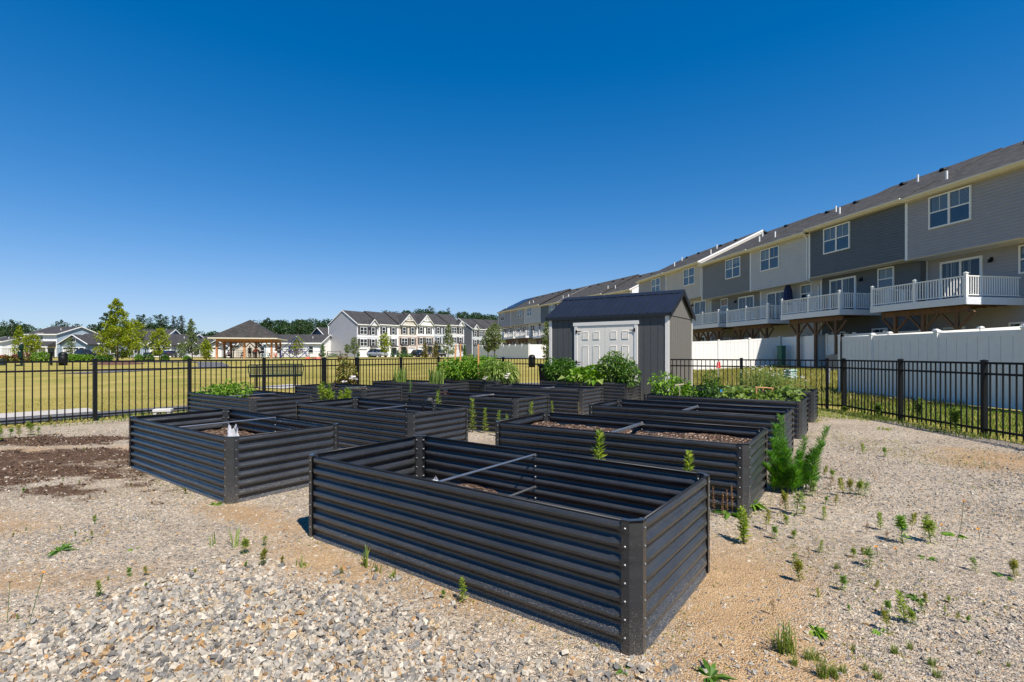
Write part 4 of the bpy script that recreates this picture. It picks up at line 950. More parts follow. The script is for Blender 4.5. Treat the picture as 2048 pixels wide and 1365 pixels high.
# ------------------------------------------------------------------ bungalows on the left
def bungalow(label, px0, px1, Y, wall, peak, eave, rz=0.0, D=11, garage=None, gables=(), wins=(), brick=False, porch=False, twostorey=False, gable_wall=None, side_gable=True, wallcol2=None):
    c = at((px0+px1)/2, Y); w = (px1-px0)/F*Y
    t = thing('bungalow' if not twostorey else 'house', label, 'house', c, rz, 'houses beyond the park lawn')
    he, hp = zat(eave, Y)-c.z, zat(peak, Y)-c.z
    b = MB(); b.box(-w/2, 0, -.6, w/2, D, he); b.prism([(0.05, he), (D-.05, he), (D/2, hp-.2)], 'x', -w/2, w/2); b.build('wall', wall, t)
    r = MB(); e = -.45; o = .35; th = .22; yr = D/2
    r.add([(-w/2-o, e, he-.08), (w/2+o, e, he-.08), (w/2+o, yr, hp-th), (-w/2-o, yr, hp-th), (w/2+o, D-e, he-.08), (-w/2-o, D-e, he-.08), (-w/2-o, e, he-.08+th), (w/2+o, e, he-.08+th), (w/2+o, yr, hp), (-w/2-o, yr, hp), (w/2+o, D-e, he-.08+th), (-w/2-o, D-e, he-.08+th)],
          [(6,7,8,9),(9,8,10,11),(0,3,2,1),(3,5,4,2),(0,1,7,6),(1,2,8,7),(2,4,10,8),(0,6,9,3),(3,9,11,5)])
    rf = r.build('roof', SHINGF, t)
    v = MB(); v.tube([(w*.28, 2.6, he+(hp-he)*.5), (w*.28, 2.6, he+(hp-he)*.5+.55)], .06, 6); v.build('vent_pipe', WHITE, rf)
    g = MB(); g.box(-w/2-o, e-.08, he-.16, w/2+o, e-.004, he+.12)
    for s in (-1, 1):
        for y0 in (e, D-e): g.bar((s*(w/2+o+.03), y0, he-.02), (s*(w/2+o+.03), yr, hp-.08), .06, .24)
    g.build('eave_trim', TRIM, t)
    if brick: g = MB(); g.box(-w/2-.02, -.06, -.6, w/2+.02, .0, .95); g.build('brick_base', BRK, t)
    for (gx, hw, gpk, gev, dep, truss, kind) in gables:          # cross gables that come forward
        x = (gx-(px0+px1)/2)/F*Y; hw = hw/F*Y; zp, zb = zat(gpk, Y)-c.z, zat(gev, Y)-c.z
        g = MB(); g.box(x-hw+.35, -dep, -.6, x+hw-.35, 0, zb); g.prism([(x-hw+.35, zb), (x+hw-.35, zb), (x, zp-.35)], 'y', -dep, 2.0); gw = g.build('front_wing', gable_wall or wall, t)
        g = MB()
        for s in (-1, 1):
            g.add([(x+s*hw, -dep-.4, zb-.1), (x, -dep-.4, zp), (x, 5, zp), (x+s*hw, 1.0, zb-.1), (x+s*hw, -dep-.4, zb-.3), (x, -dep-.4, zp-.2), (x, 5, zp-.2), (x+s*hw, 1.0, zb-.3)], [(0,1,2,3),(4,7,6,5),(0,4,5,1),(0,3,7,4)])
        g.build('wing_roof', SHINGF, gw)
        g = MB()
        if truss: gable_truss(g, x, -dep-.46, zb-.2, hw, zp-zb+.1)
        else:
            for s in (-1, 1): g.bar((x+s*hw, -dep-.46, zb-.2), (x, -dep-.46, zp-.08), .1, .26, up=(0, 1, 0))
        g.build('wing_trim', TRIM, gw)
        if kind == 'garage':
            g = MB(); g.box(x-2.55, -dep-.06, -.2, x+2.55, -dep+.02, 2.25); gd = g.build('garage_door', WHITE, gw); g = MB()
            for i in range(4): g.box(x-2.35+i*1.2, -dep-.075, 1.75, x-2.35+i*1.2+1.0, -dep-.062, 2.1)
            g.build('door_lights', GLASSD, gd)
            if not truss: window(gw, x-.32, x+.32, zb+.35, zb+1.15, -dep, 1, glass=GLASSD, depth=.08, fw=.14, hung=False)
        else: window(gw, x-.8, x+.8, .95, 2.35, -dep, 2, glass=GLASSD, shutters=True, depth=.09, fw=.1, muntin=False)
    for (wx, wz, n, sh_) in wins:
        x = (wx-(px0+px1)/2)/F*Y; window(t, x-.48*n, x+.48*n, wz, wz+1.5, -.0, n, glass=GLASSD, shutters=sh_, depth=.08, fw=.12, muntin=False)
    if porch:
        g = MB(); g.add([(-w/2+.5, -2.2, 2.7), (w/2-.3, -2.2, 2.7), (w/2-.3, .0, 3.9), (-w/2+.5, .0, 3.9), (-w/2+.5, -2.2, 2.5), (w/2-.3, -2.2, 2.5), (w/2-.3, 0, 2.5), (-w/2+.5, 0, 2.5)], [(0,1,2,3),(0,4,5,1),(4,7,6,5),(1,5,6,2),(3,7,4,0)]); pr = g.build('porch_roof', SHINGF, t)
        g = MB(); g.box(-w/2+.4, -2.3, 2.3, w/2-.2, -2.1, 2.56); g.build('porch_trim', TRIM, pr)
        for i in range(4):
            x = -w/2+.7+(w-1.2)*i/3; g = MB(); g.box(x-.14, -2.25, -.6, x+.14, -1.97, 2.3); g.build('porch_post', WHITE, t)
        g = MB(); g.box(w/2-3.2, -.07, .1, w/2-.9, .01, 2.2); g.build('porch_window', GLASSD, t)
    return t
sBL = side((.21, .27, .32), 'dusty_blue'); sDB = side((.085, .12, .165), 'dark_blue'); sCR = side((.66, .60, .50), 'cream'); sSB = side((.33, .40, .46), 'pale_blue')
bungalow('white two-storey house with dark roof and front porch, far left', 50, 118, 126, sWH, 651, 669.5, rz=-.12, D=12, wins=((79, 4.3, 2, False),), porch=True, twostorey=True)
g = MB(); tt = [o for o in COL.objects if o.get('label', '').startswith('white two-storey')][0]; w_ = 68/F*126; c_ = at(84, 126); he_, hp_ = zat(669.5, 126)-c_.z, zat(651, 126)-c_.z
g.prism([(-.05, -.6), (12.05, -.6), (12.05, he_), (6, hp_-.22), (-.05, he_)], 'x', w_/2+.002, w_/2+.03); g.build('gable_wall', sSB, tt)  # end of the white house in pale blue: its shade put into the colour
bungalow('small white house cut by the left edge of the picture', -30, 4, 122, sWH, 672, 684, wins=((-8, .9, 2, False),))
bungalow('beige house with tan roof behind the two left young trees', 6, 30, 140, sCR, 675, 686, wins=((16, .9, 2, False),))
bungalow('dusty blue bungalow with white garage door and a small attic window', 133, 212, 116, sBL, 665.5, 688, gables=((170.5, 30, 670.5, 688, 3.0, False, 'garage'),), wins=((204, .9, 1, False), (226, .9, 1, False)))
bungalow('pale blue bungalow with shuttered window behind the big young tree', 213, 318, 122, sSB, 657, 687, brick=True, gables=((278, 24, 676, 690, 1.6, False, 'window'),), wins=((226, .9, 1, False), (307, .9, 1, False)))
bungalow('blue bungalow with white truss gable over its garage', 312, 366, 119, sSB, 667, 688, gable_wall=sBG, gables=((338.5, 24, 674, 690, 3.0, True, 'garage'),))
bungalow('pale bungalow with brick base and little gable, right of the truss gable', 368, 428, 122, sLG, 671, 690, brick=True, gables=((393, 15, 682, 691, 1.2, False, 'none'),), wins=((386, .9, 1, True), (414, .9, 1, False)))
bungalow('cream bungalow with white garage seen through the pavilion posts', 428, 472, 112, sCR, 668, 690, gables=((451, 22, 681, 692, 3.0, False, 'garage'),))
bungalow('light grey bungalow seen through the middle of the pavilion', 480, 533, 128, sSB, 672, 688, wins=((492, .9, 1, True), (507, .9, 2, False), (525, .9, 1, False)))
bungalow('long white bungalow with dark roof behind the climbing net', 532, 641, 118, sWH, 667.5, 687, wins=((557, .9, 1, False), (585, 1.0, 2, False), (622, 1, 1, False)))
# dark blue house: gable end towards us
c = at(637, 128); t = thing('bungalow', 'dark blue house with gable end and grey roof beside the white row', 'house', c, -.5, 'houses beyond the park lawn')
hw = 5.6; b = MB(); b.prism([(-hw, -.6), (hw, -.6), (hw, 2.9), (0, 7.2), (-hw, 2.9)], 'y', 0, 18); b.build('wall', sDB, t)
b = MB()
for s in (-1, 1): b.add([(s*(hw+.4), -.4, 2.6), (0, -.4, 7.3), (0, 18.4, 7.3), (s*(hw+.4), 18.4, 2.6), (s*(hw+.4), -.4, 2.8), (0, -.4, 7.5), (0, 18.4, 7.5), (s*(hw+.4), 18.4, 2.8)], [(4,5,6,7),(0,3,2,1),(0,1,5,4),(0,4,7,3)])
b.build('roof', SHINGF, t); b = MB()
for s in (-1, 1): b.bar((s*(hw+.4), -.45, 2.65), (0, -.45, 7.35), .08, .24, up=(0, 1, 0))
b.build('rake_trim', TRIM, t); window(t, -.2, .6, .9, 2.9, -.0, 1, glass=GLASSD, depth=.08, fw=.14)
b = MB(); b.box(hw, 3, -.6, hw+5, 14, 2.7); b.build('side_wing', sSB, t); b = MB(); b.box(hw-.2, 2.6, 2.62, hw+5.4, 14.4, 2.86); b.build('wing_roof', TRIM, t)

# ------------------------------------------------------------------ trees
def tree(label, px, Y, topy, hwpx, leaf, n=900, lsize=.16, clear=.28, shape='oval', trunk=.05, group=None, name='young_tree', cat='tree', base=None, gaps=.55, bark=None):
    if name == 'young_tree': n = int(n*1.35)
    c = at(px, Y); H = zat(topy, Y)-c.z; hw = hwpx/F*Y
    t = thing(name, label, cat, c, random.uniform(0, 6), group)
    b = MB(); lean = Vector((random.uniform(-.03, .03), random.uniform(-.03, .03), 0))*H
    trp = [Vector((0, 0, -.1)), Vector((0, 0, H*.3))+lean*.4, Vector((0, 0, H*.62))+lean*.8, Vector((0, 0, H*.97))+lean]
    b.tube(trp, [trunk*1.15, trunk*.85, trunk*.5, trunk*.12], 7)
    P = []; D = []; nb = 26 if n > 600 else 16
    for i in range(nb):
        f = clear+(1-clear)*(i+.5)/nb; z = H*f
        s = {'oval': math.sin(math.pi*min(1, max(.06, (f-clear)/(1-clear)*.86+.12)))**.7, 'cone': 1.05*(1-(f-clear)/(1-clear))**.8+.05, 'round': math.sqrt(max(.03, 1-((f-clear)/(1-clear)*2-1)**2)), 'column': .9*(1-((f-clear)/(1-clear))**4)+.06}[shape]
        r = hw*s*random.uniform(.72, 1.12); a = i*2.4+random.uniform(-.4, .4)
        o = lean*f+Vector((0, 0, z-r*.25)); e = o+Vector((math.cos(a)*r, math.sin(a)*r, r*random.uniform(.15, .55)))
        m = o.lerp(e, .5)+Vector((0, 0, -.06*r))
        b.tube([o, m, e], [trunk*.34, trunk*.22, trunk*.06], 5, cap=False)
        k = max(5, int(n/nb*(.35+s))); 
        cl = 3 if n > 600 else 2
        for q in range(cl):
            f2 = (.45, .8, 1.0)[q] if cl == 3 else (.6, 1.0)[q]
            cc = o.lerp(e, f2); rr = max(.10*hw, r*random.uniform(.24, .42))
            p, d = blobpts(max(2, k//cl), cc, (rr, rr, rr*.75), .8); P.append(p); D.append(d*.7+np.array([0, 0, .1])+rng.normal(size=p.shape)*.5)
    b.build('trunk', bark or BARK, t, smooth=True)
    V_, F_ = leafset(np.concatenate(P), np.concatenate(D), rng.uniform(.7, 1.3, sum(len(p) for p in P))*lsize, lsize*.55)
    npmesh('crown', V_, F_, leaf, t)
    return t
yg = 'young trees in the park'
tree('tallest young tree, bright yellow-green, standing in a mulch ring on the lawn', 236, 47, 600, 36, YTREE, 4000, .19, .16, 'cone', .06, yg)
tree('young yellow-green tree with pale trunk right beside the tallest one', 266, 58, 640, 21, YTREE, 1500, .2, .3, 'round', .05, yg, bark=M('pale_trunk', (.5, .45, .38), .8))
tree('pale yellow slim young tree left of the green post', 38, 66, 652, 13, YTREE, 700, .22, .2, 'cone', .05, yg)
tree('yellow-green round young tree right of the green post', 63, 66, 669, 14, YTREE, 800, .22, .28, 'round', .05, yg)
tree('olive young tree left of the blue bungalow garage', 141, 80, 676, 8, PTREE, 500, .2, .15, 'oval', .05, yg)
tree('yellow-green young tree in front of the truss-gable bungalow', 319, 60, 657, 19, YTREE, 1300, .2, .22, 'oval', .05, yg)
tree('tall thin young tree with a spindly top, left of the pavilion', 385, 58, 639, 14, PTREE, 1100, .2, .2, 'cone', .05, yg)
tree('small olive tree just left of the thin spindly one', 363, 75, 684, 7, PTREE, 350, .22, .1, 'oval', .05, yg)
tree('round leafy young tree at the left end of the pavilion', 413, 60, 680, 11, YTREE, 700, .2, .12, 'oval', .05, yg)
tree('young yellow-green tree inside the view of the climbing net', 594, 88, 673, 11, YTREE, 700, .24, .15, 'oval', .05, yg)
tree('narrow dark shrub tree beside the dark blue house', 645, 100, 689, 5.5, GR2, 350, .26, .05, 'column', .05, yg)
tree('little round tree against the grey gable end of the white row', 695, 100, 689, 5.5, PTREE, 350, .22, .35, 'round', .05, yg)
tree('pale slim tree at the corner of the white row', 709, 98, 675, 9, PTREE, 700, .24, .2, 'oval', .05, yg)
tree('orange-tinged young tree in front of the plain white town house', 770, 95, 667, 13, YTREE, 900, .26, .22, 'oval', .05, yg)
tree('tall slim young tree in front of the blue grey town house', 896, 74, 650, 15, PTREE, 1100, .22, .12, 'cone', .05, yg)
tree('bronze conifer left of its twin, before the white row', 850, 90, 686, 8, REDL, 500, .25, .02, 'cone', .06, yg)
tree('bronze conifer right of its twin, before the white row', 870, 90, 684, 8.5, REDL, 500, .25, .02, 'cone', .06, yg)
tree('bare-stemmed pale young tree, left one of the pair behind the lilies', 976, 48, 661, 11, PTREE, 650, .17, .38, 'oval', .04, yg)
tree('bushier pale young tree, right one of the pair behind the lilies', 989, 47, 647, 16, PTREE, 1000, .17, .36, 'oval', .05, yg)
tree('slim green young tree close to the left end of the shed', 1094, 44, 643, 9, PTREE, 900, .15, .12, 'oval', .04, yg)
tree('dark little evergreen by the far end of the white row', 929, 92, 690, 4, GR2, 260, .25, .02, 'cone', .05, yg)
for i, px in enumerate((717, 784, 796, 804, 813, 833)):
    tree(('small dark conical shrub by the garage of the left end house', 'small conical shrub left of the plain white house door', 'small conical shrub at the corner of the plain white house', 'small conical shrub left of the tan brick door', 'low conical shrub under the tan brick door canopy', 'small conical shrub between the two tan brick houses')[i], px, 113, 702-(i % 3), 3, GR2, 160, .3, .02, 'cone', .05, 'clipped shrubs before the white row', 'conical_shrub', 'shrub')
# mulch ring
c = at(236, 46.6); b = MB(); b.lathe([(2.1, -.05), (1.9, .10), (.9, .24), (0, .28)], (0, 0, 0), 22)
tag(b.build('mulch_ring', M('red_mulch', (.10, .045, .03), .95, .4, 12, .6, 50), loc=c, smooth=True), 'round bed of red mulch at the foot of the tallest young tree', 'mulch bed')
for k, (px, lab) in enumerate(((233, 'pale wooden tree stake left of the tallest young tree'), (306, 'pale wooden stake left of the tree before the truss gable'), (323, 'pale wooden stake right of the tree before the truss gable'))):
    c = at(px, 47 if k == 0 else 62); b = MB(); b.box(-.04, -.04, -.1, .04, .04, 1.5); tag(b.build('tree_stake', M('pale_wood', (.5, .4, .28), .8), loc=c), lab, 'stake', 'tree stakes on the lawn')
# woodland behind the houses
wg = 'trees standing behind the houses'
for (px, Y, ty, hw, lf, sh_, lab) in [
 (288, 170, 632, 20, WOOD, 'round', 'rounded tree behind the pale blue bungalow, left of two'), (322, 172, 631, 19, WOOD, 'round', 'rounded tree behind the pale blue bungalow, right of two'),
 (350, 178, 632, 10, PINE, 'oval', 'open-crowned pine right of the rounded trees'), (363, 176, 632, 9, PINE, 'oval', 'tall pine with clear trunk, right of its neighbour pine'),
 (156, 165, 649, 12, WOOD, 'round', 'tree between the white house and the blue garage gable'), (190, 168, 650, 15, WOOD, 'round', 'dark tree just behind the blue bungalow roof'),
 (213, 160, 627, 16, WOOD, 'oval', 'dark tall tree half behind the tallest young tree'), (120, 180, 643, 17, WOOD, 'round', 'flat-topped tree behind the white two-storey house'),
 (22, 165, 642, 22, WOOD, 'round', 'big dark tree at the left edge behind the houses'), (50, 170, 649, 11, WOOD, 'round', 'small dark tree against the white house roof'),
 (535, 178, 638, 17, WOOD, 'round', 'big round tree behind the pavilion roof'), (597, 180, 641, 20, WOOD, 'round', 'lighter tree behind the climbing net'), (862, 230, 613, 15, WOOD, 'round', 'tallest crown above the white row roofs'),
 (898, 235, 616, 9, PINE, 'oval', 'thin see-through tree above the white row roofs'), (918, 235, 624, 10, WOOD, 'round', 'small crown above the right end of the white row')]:
    tree(lab, px, Y, ty, hw, lf, 1500 if hw > 12 else 700, .62 if lf is WOOD else .5, .3 if lf is PINE else .1, sh_, .3, wg, 'woodland_tree')
P = []; D = []
def wood(x0, x1, Y, top0, top1, nn, depth=25):
    for i in range(nn):
        f = (i+random.random())/nn; px = x0+(x1-x0)*f; y = Y+random.uniform(0, depth); ty = top0+(top1-top0)*f+random.uniform(-3, 5)
        c = at(px, y); h = zat(ty, y)-c.z; r = random.uniform(3.2, 5.5)
        for q in range(3):
            rr = r*random.uniform(.5, .85); cc = (c.x+random.uniform(-.6, .6)*r, c.y+random.uniform(-.5, .5)*r, c.z+max(rr*.6, h-rr*.7-q*h*.27))
            p, d = blobpts(190, cc, (rr, rr, rr*.85), .55); P.append(p); D.append(d+rng.normal(size=p.shape)*.5)
wood(-60, 60, 190, 650, 655, 12); wood(60, 280, 200, 660, 660, 22); wood(255, 345, 175, 652, 655, 12); wood(345, 440, 260, 665, 667, 14); wood(505, 700, 195, 646, 648, 30); wood(560, 700, 240, 641, 645, 16)
wood(775, 850, 250, 627, 622, 14); wood(840, 1010, 255, 623, 632, 30); wood(940, 1060, 300, 634, 640, 14); wood(440, 520, 220, 668, 664, 10)
wood(1500, 1900, 320, 690, 690, 20); wood(-500, -60, 200, 655, 650, 30)
P = np.concatenate(P); D = np.concatenate(D); V_, F_ = leafset(P, D, rng.uniform(.6, 1.2, len(P)), rng.uniform(.4, .7, len(P)))
tag(npmesh('distant_woods', V_, F_, WOOD), kind='stuff')

# ------------------------------------------------------------------ plants
def blades(n, h, spread, w=.006, lean=.35, hv=.3):     # curved grass blades, 3 segments
    V_ = []; F_ = []
    for i in range(n):
        a = rng.uniform(0, 6.283); r = spread*math.sqrt(rng.random()); x, y = r*math.cos(a), r*math.sin(a)
        H = h*(1-hv*rng.random()); b_ = rng.uniform(0, 6.283); L_ = lean*H*rng.random(); s = np.array([-math.sin(b_), math.cos(b_), 0])*w
        o = len(V_)
        for f in (0, .4, .75): p = np.array([x+math.cos(b_)*L_*f*f, y+math.sin(b_)*L_*f*f, H*f]); V_ += [p-s*(1-f*.5), p+s*(1-f*.5)]
        V_.append(np.array([x+math.cos(b_)*L_, y+math.sin(b_)*L_, H*(1-.15*L_/H)]))
        F_ += [(o, o+1, o+3, o+2), (o+2, o+3, o+5, o+4), (o+4, o+5, o+6, o+6)]
    return V_, F_
def blades_obj(name, n, h, spread, mat, parent, **k):
    V_, F_ = blades(n, h, spread, **k); b = MB(); b.add(V_, [f if f[2] != f[3] else f[:3] for f in F_]); return b.build(name, mat, parent)
def stemplant(t, H, nleaf, ll, lw, leaf, stem=STEM, up=.5, lean=.04, base=.08, r=.006, branch=0, top=1.0):
    """upright stem with narrow leaves all round it"""
    b = MB(); tip = Vector((random.uniform(-lean, lean), random.uniform(-lean, lean), 1))*H
    b.tube([(0, 0, -.02), tip*.5+Vector((lean*H*.3, 0, 0)), tip], [r, r*.75, r*.3], 5); P = []; D = []; Ls = []
    axes = [(Vector((0, 0, 0)), tip, nleaf)]
    for i in range(branch):
        f = random.uniform(.35, .75); a = random.uniform(0, 6.28); s = tip*f; e = s+Vector((math.cos(a)*.35, math.sin(a)*.35, .75))*H*(1-f)*random.uniform(.7, 1.05)
        b.tube([s, e], [r*.5, r*.2], 4); axes.append((s, e, int(nleaf*(1-f))))
    for s, e, nl in axes:
        for i in range(nl):
            f = base+(1-base)*(i/nl)**.85 if s.length == 0 else (i+.5)/nl; a = i*2.399+random.uniform(-.3, .3); u = up+.9*f*f
            P.append(s.lerp(e, f)); D.append((math.cos(a), math.sin(a), u+random.uniform(-.2, .2))); Ls.append(ll*(1.05-.45*f)*random.uniform(.8, 1.15))
    b.build('stem', stem, t, smooth=True)
    V_, F_ = leafset(np.array(P), np.array(D), np.array(Ls), lw, .12, .22); npmesh('leaves', V_, F_, leaf, t)
    return t
def bush(t, blobs, leaf, n, ll, lw, stems=6, H=None, droop=.3):
    P = []; D = []; tot = sum(b_[3]*b_[4]*b_[5] for b_ in blobs)
    for (x, y, z, rx, ry, rz_) in blobs:
        p, d = blobpts(max(8, int(n*rx*ry*rz_/tot)), (x, y, z), (rx, ry, rz_), .55); P.append(p); D.append(d*.8+rng.normal(size=p.shape)*.6+np.array([0, 0, .15]))
    P = np.concatenate(P); D = np.concatenate(D); k = P[:, 2] > .01; P = P[k]; D = D[k]
    V_, F_ = leafset(P, D, ll*rng.uniform(.65, 1.25, len(P)), lw*rng.uniform(.8, 1.2, len(P)), .18, droop); npmesh('leaves', V_, F_, leaf, t)
    b = MB()
    for (x, y, z, rx, ry, rz_) in blobs:
        for i in range(stems):
            e = Vector((x+random.uniform(-.6, .6)*rx, y+random.uniform(-.6, .6)*ry, z+random.uniform(-.1, .7)*rz_)); b.tube([(x*.75+random.uniform(-.04, .04), y*.8, 0), (e.x*.7+x*.3, e.y*.7+y*.3, e.z*.5), e], [.008, .006, .003], 4, cap=False)
    b.build('stems', STEM, t)
    return t
def flowers(t, pts, r, mat, name='blossoms', petals=6):
    P = []; D = []
    for p in pts:
        for i in range(petals): a = 6.283*i/petals+random.random()*.3; P.append(p); D.append((math.cos(a), math.sin(a), .5+random.uniform(-.3, .3)))
    V_, F_ = leafset(np.array(P), np.array(D), r, r*.9, .1, .0); return tag(npmesh(name, V_, F_, mat, t), kind='stuff' if len(pts) > 20 else None)

# plants in the raised beds
def inbed(k, u, v, name, label, cat, group='plants growing in the raised beds'): return thing(name, label, cat, bp_(k, u, v)+Vector((0, 0, -.01)), bed_frame(k)[1], group)
t = inbed('D', .75, .35, 'tomato_plant', 'sprawling tomato plant hanging over the rim of the bed near the bench', 'tomato plant')
bush(t, [(0, 0, .2, .30, .25, .14), (.30, .15, .22, .25, .22, .14), (-.25, -.1, .2, .2, .2, .1), (.1, .1, .3, .12, .12, .12), (-.42, -.25, .10, .18, .14, .10), (.52, .2, .28, .14, .12, .10)], GR1, 700, .085, .035)
t = thing('rose_bush', 'bronze-leaved rose bush with a pale pink bloom beside the gate posts', 'rose bush', online(PL0, DL, 672)-NL*.35+Vector((.25, -.6, 0)), 0, None)
bush(t, [(0, 0, .45, .33, .3, .3), (.05, 0, .85, .28, .26, .3), (-.02, 0, 1.2, .17, .17, .2)], REDL, 1300, .07, .045, 8)
flowers(t, [(.32, -.28, .75), (.27, -.3, .70), (.36, -.22, .68), (.10, -.34, .62)], .085, PETW, petals=9)
for (u, v, n, lab) in ((.55, .55, 70, 'clump of sword-shaped iris leaves at the left end of its bed'), (2.15, .35, 80, 'clump of sword-shaped iris leaves in front of the pepper plants')):
    t = inbed('L', u, v, 'iris_clump', lab, 'iris'); blades_obj('blades', n, .55, .20, GR3, t, w=.014, lean=.3, hv=.5)
t = inbed('M', 1.3, .55, 'pepper_plants', 'wide dense mass of bright green pepper plants around wooden stakes', 'pepper plants')
bush(t, [(-1.0, .1, .35, .5, .45, .36), (-.4, 0, .38, .5, .45, .38), (.2, .1, .40, .5, .45, .40), (.7, -.1, .34, .45, .4, .34), (-.7, -.25, .3, .4, .3, .3), (-.1, -.3, .3, .4, .3, .3), (1.0, .15, .3, .35, .35, .3), (-.3, .3, .62, .3, .3, .22), (.45, .3, .60, .3, .3, .2)], GR1, 4200, .12, .055, 7)
t = inbed('M', 2.35, .35, 'lily_clump', 'pale green lilies with arching leaves and two white blossoms by the fence', 'lily')
bush(t, [(-.12, 0, .35, .32, .3, .34), (.2, .2, .32, .32, .3, .3)], GR3, 900, .19, .035, 8, droop=.5)
flowers(t, [(-.15, -.42, .12), (-.12, -.40, .17), (.42, -.1, .22), (.40, -.12, .16), (.44, -.06, .27)], .08, PETW)
STK = M('orange_cedar_stake', (.55, .25, .09), .7, .15, 6)
for (px, ty, lab) in ((906, 690, 'leaning pale wooden stake, left one in the pepper plants'), (921, 688, 'orange wooden stake in the middle of the pepper plants'), (957, 689, 'orange wooden stake at the right of the pepper plants')):
    Y = 15.9 if px < 930 else 15.3; z = zat(ty, Y); b = MB(); b.bar(((.10 if px == 906 else 0), 0, z), (0, 0, .4), .045, .03)
    x = (px-CX)/F*Y; tag(b.build('garden_stake', STK, loc=(x, Y, 0)), lab, 'stake', 'wooden stakes in the pepper plants')
t = inbed('N', .42, .5, 'berry_bush', 'rounded deep green bush at the left end of the bed before the shed doors', 'bush')
bush(t, [(0, 0, .30, .48, .45, .36), (.05, .05, .52, .36, .36, .22), (-.25, -.05, .45, .3, .3, .3), (.30, 0, .25, .35, .35, .25)], GR2, 2300, .085, .05, 8)
t = inbed('N', 1.35, .4, 'bean_plant', 'low broad-leaved plant with big pale leaves between the two shed bushes', 'bean plant')
bush(t, [(-.22, -.1, .22, .35, .3, .22), (.15, .0, .28, .35, .3, .26), (.3, -.2, .2, .25, .25, .2)], GR1, 700, .16, .12, 6)
V_, F_ = leafset(np.array([(-.5, -.45, .20), (.25, -.5, .2), (.05, -.45, .28), (-.25, -.4, .25), (.5, -.42, .18)]), np.array([(-.6, -.5, .1), (.4, -.6, 0), (-.2, -.7, .1), (.3, -.6, .1), (.5, -.5, -.1)]), .24, .20, .1, .4); npmesh('large_leaves', V_, F_, GR3, t)
t = inbed('N', 2.2, .45, 'climbing_vine', 'tall vine climbing in front of the right shed door', 'vine')
bush(t, [(0, 0, .30, .42, .4, .32), (-.1, .05, .55, .32, .32, .26), (-.15, .1, .74, .22, .22, .18), (.15, .0, .45, .32, .3, .26), (.35, -.15, .3, .3, .35, .36), (-.3, 0, .5, .3, .3, .3)], GR2, 3000, .075, .05, 9)
V_, F_ = leafset(*(lambda p, d: (p, d+rng.normal(size=p.shape)*.5))(*blobpts(260, (0, -.05, .52), (.5, .45, .42), .2)), .085, .05, .15, .3); npmesh('new_leaves', V_, F_, GR3, t)
t = inbed('I', .33, .60, 'tomato_plant', 'leggy tomato plant at the left end of its bed, right of the shed front', 'tomato plant')
bush(t, [(0, 0, .18, .36, .33, .18), (-.15, 0, .36, .26, .26, .14), (.35, .0, .12, .28, .25, .12), (.15, .0, .30, .22, .2, .12)], GR1, 800, .09, .04, 7)
t = inbed('I', 1.1, .5, 'tomato_plant', 'small dark tomato plant tied up beside a red flag', 'tomato plant'); bush(t, [(0, 0, .20, .2, .2, .2), (0, 0, .42, .13, .13, .14), (-.25, .0, .1, .25, .2, .1)], GR2, 500, .07, .035, 5)
t = inbed('I', 1.62, .55, 'squash_plant', 'squash plant with big pale leaves in the middle of the trellis bed', 'squash plant'); bush(t, [(0, 0, .12, .36, .30, .12), (-.15, .1, .18, .2, .2, .10), (.35, -.1, .06, .22, .22, .09)], GR3, 260, .13, .11, 6)
t = inbed('I', 2.25, .5, 'squash_plant', 'small squash plant under the stick trellis', 'squash plant'); bush(t, [(0, 0, .10, .28, .25, .12), (.18, .0, .2, .12, .12, .12)], GR3, 150, .12, .10, 5)
b = MB()
for q in ((-.14, 0), (.0, .05), (.14, 0)): b.tube([(q[0], q[1], 0), (q[0], q[1], .28)], .011, 6)
b.tube([(-.16, 0, .29), (.16, 0, .27)], .011, 6)
tag(b.build('stick_trellis', STK, loc=bp_('I', 2.0, .45)), 'little trellis of four pale sticks above squash leaves', 'trellis')
b = MB(); b.tube([(0, 0, 0), (0, 0, .30)], .008, 5); b.bar((-.09, 0, .29), (.08, 0, .31), .014, .02)
tag(b.build('plant_marker', M('pale_wood', (.5, .4, .28), .8), loc=bp_('I', .60, .25)), 'short T-shaped wooden marker in front of the leggy tomato plant', 'plant marker')
t = thing('marker_flag', 'red marker flag on a thin white wire among the tomato plants', 'flag', bp_('I', 1.2, .62)); b = MB(); b.tube([(0, 0, 0), (0, 0, .74)], .004, 5); b.build('wire', WHITE, t)
b = MB(); b.add([(0, 0, .62), (.05, .01, .60), (.045, .012, .72), (0, 0, .74), (-.03, .012, .60), (-.02, .012, .71)], [(0, 1, 2, 3), (0, 3, 5, 4)]); b.build('flag', M('red_vinyl', (.6, .02, .015), .5), t)
b = MB(); b.box(-.02, -.004, .08, .02, .004, .22); tag(b.build('plant_tag', M('blue_plastic', (.04, .25, .62), .5), loc=bp_('I', 1.28, .5)), 'small blue plant tag below the red flag', 'plant tag')
t = inbed('J', 1.75, .6, 'yarrow', 'airy yarrow with flat white flower heads spilling over the far bed', 'yarrow')
bush(t, [(0, 0, .22, .5, .38, .26), (.35, 0, .18, .4, .35, .2), (-.3, 0, .34, .35, .3, .26), (0, .1, .42, .3, .25, .18)], GR3, 1900, .09, .016, 12)
flowers(t, [(x_, random.uniform(-.4, .3), .30+.33*(1-(x_+.15)**2)*random.uniform(.3, 1.0)) for x_ in [random.uniform(-.55, .7) for i in range(70)]], .022, PETW, 'flower_heads', 5)
t = inbed('J', .75, .55, 'young_seedlings', 'sparse young seedlings at the left end of the yarrow bed', 'seedling'); bush(t, [(0, 0, .06, .5, .25, .06)], GR1, 60, .06, .03, 3)
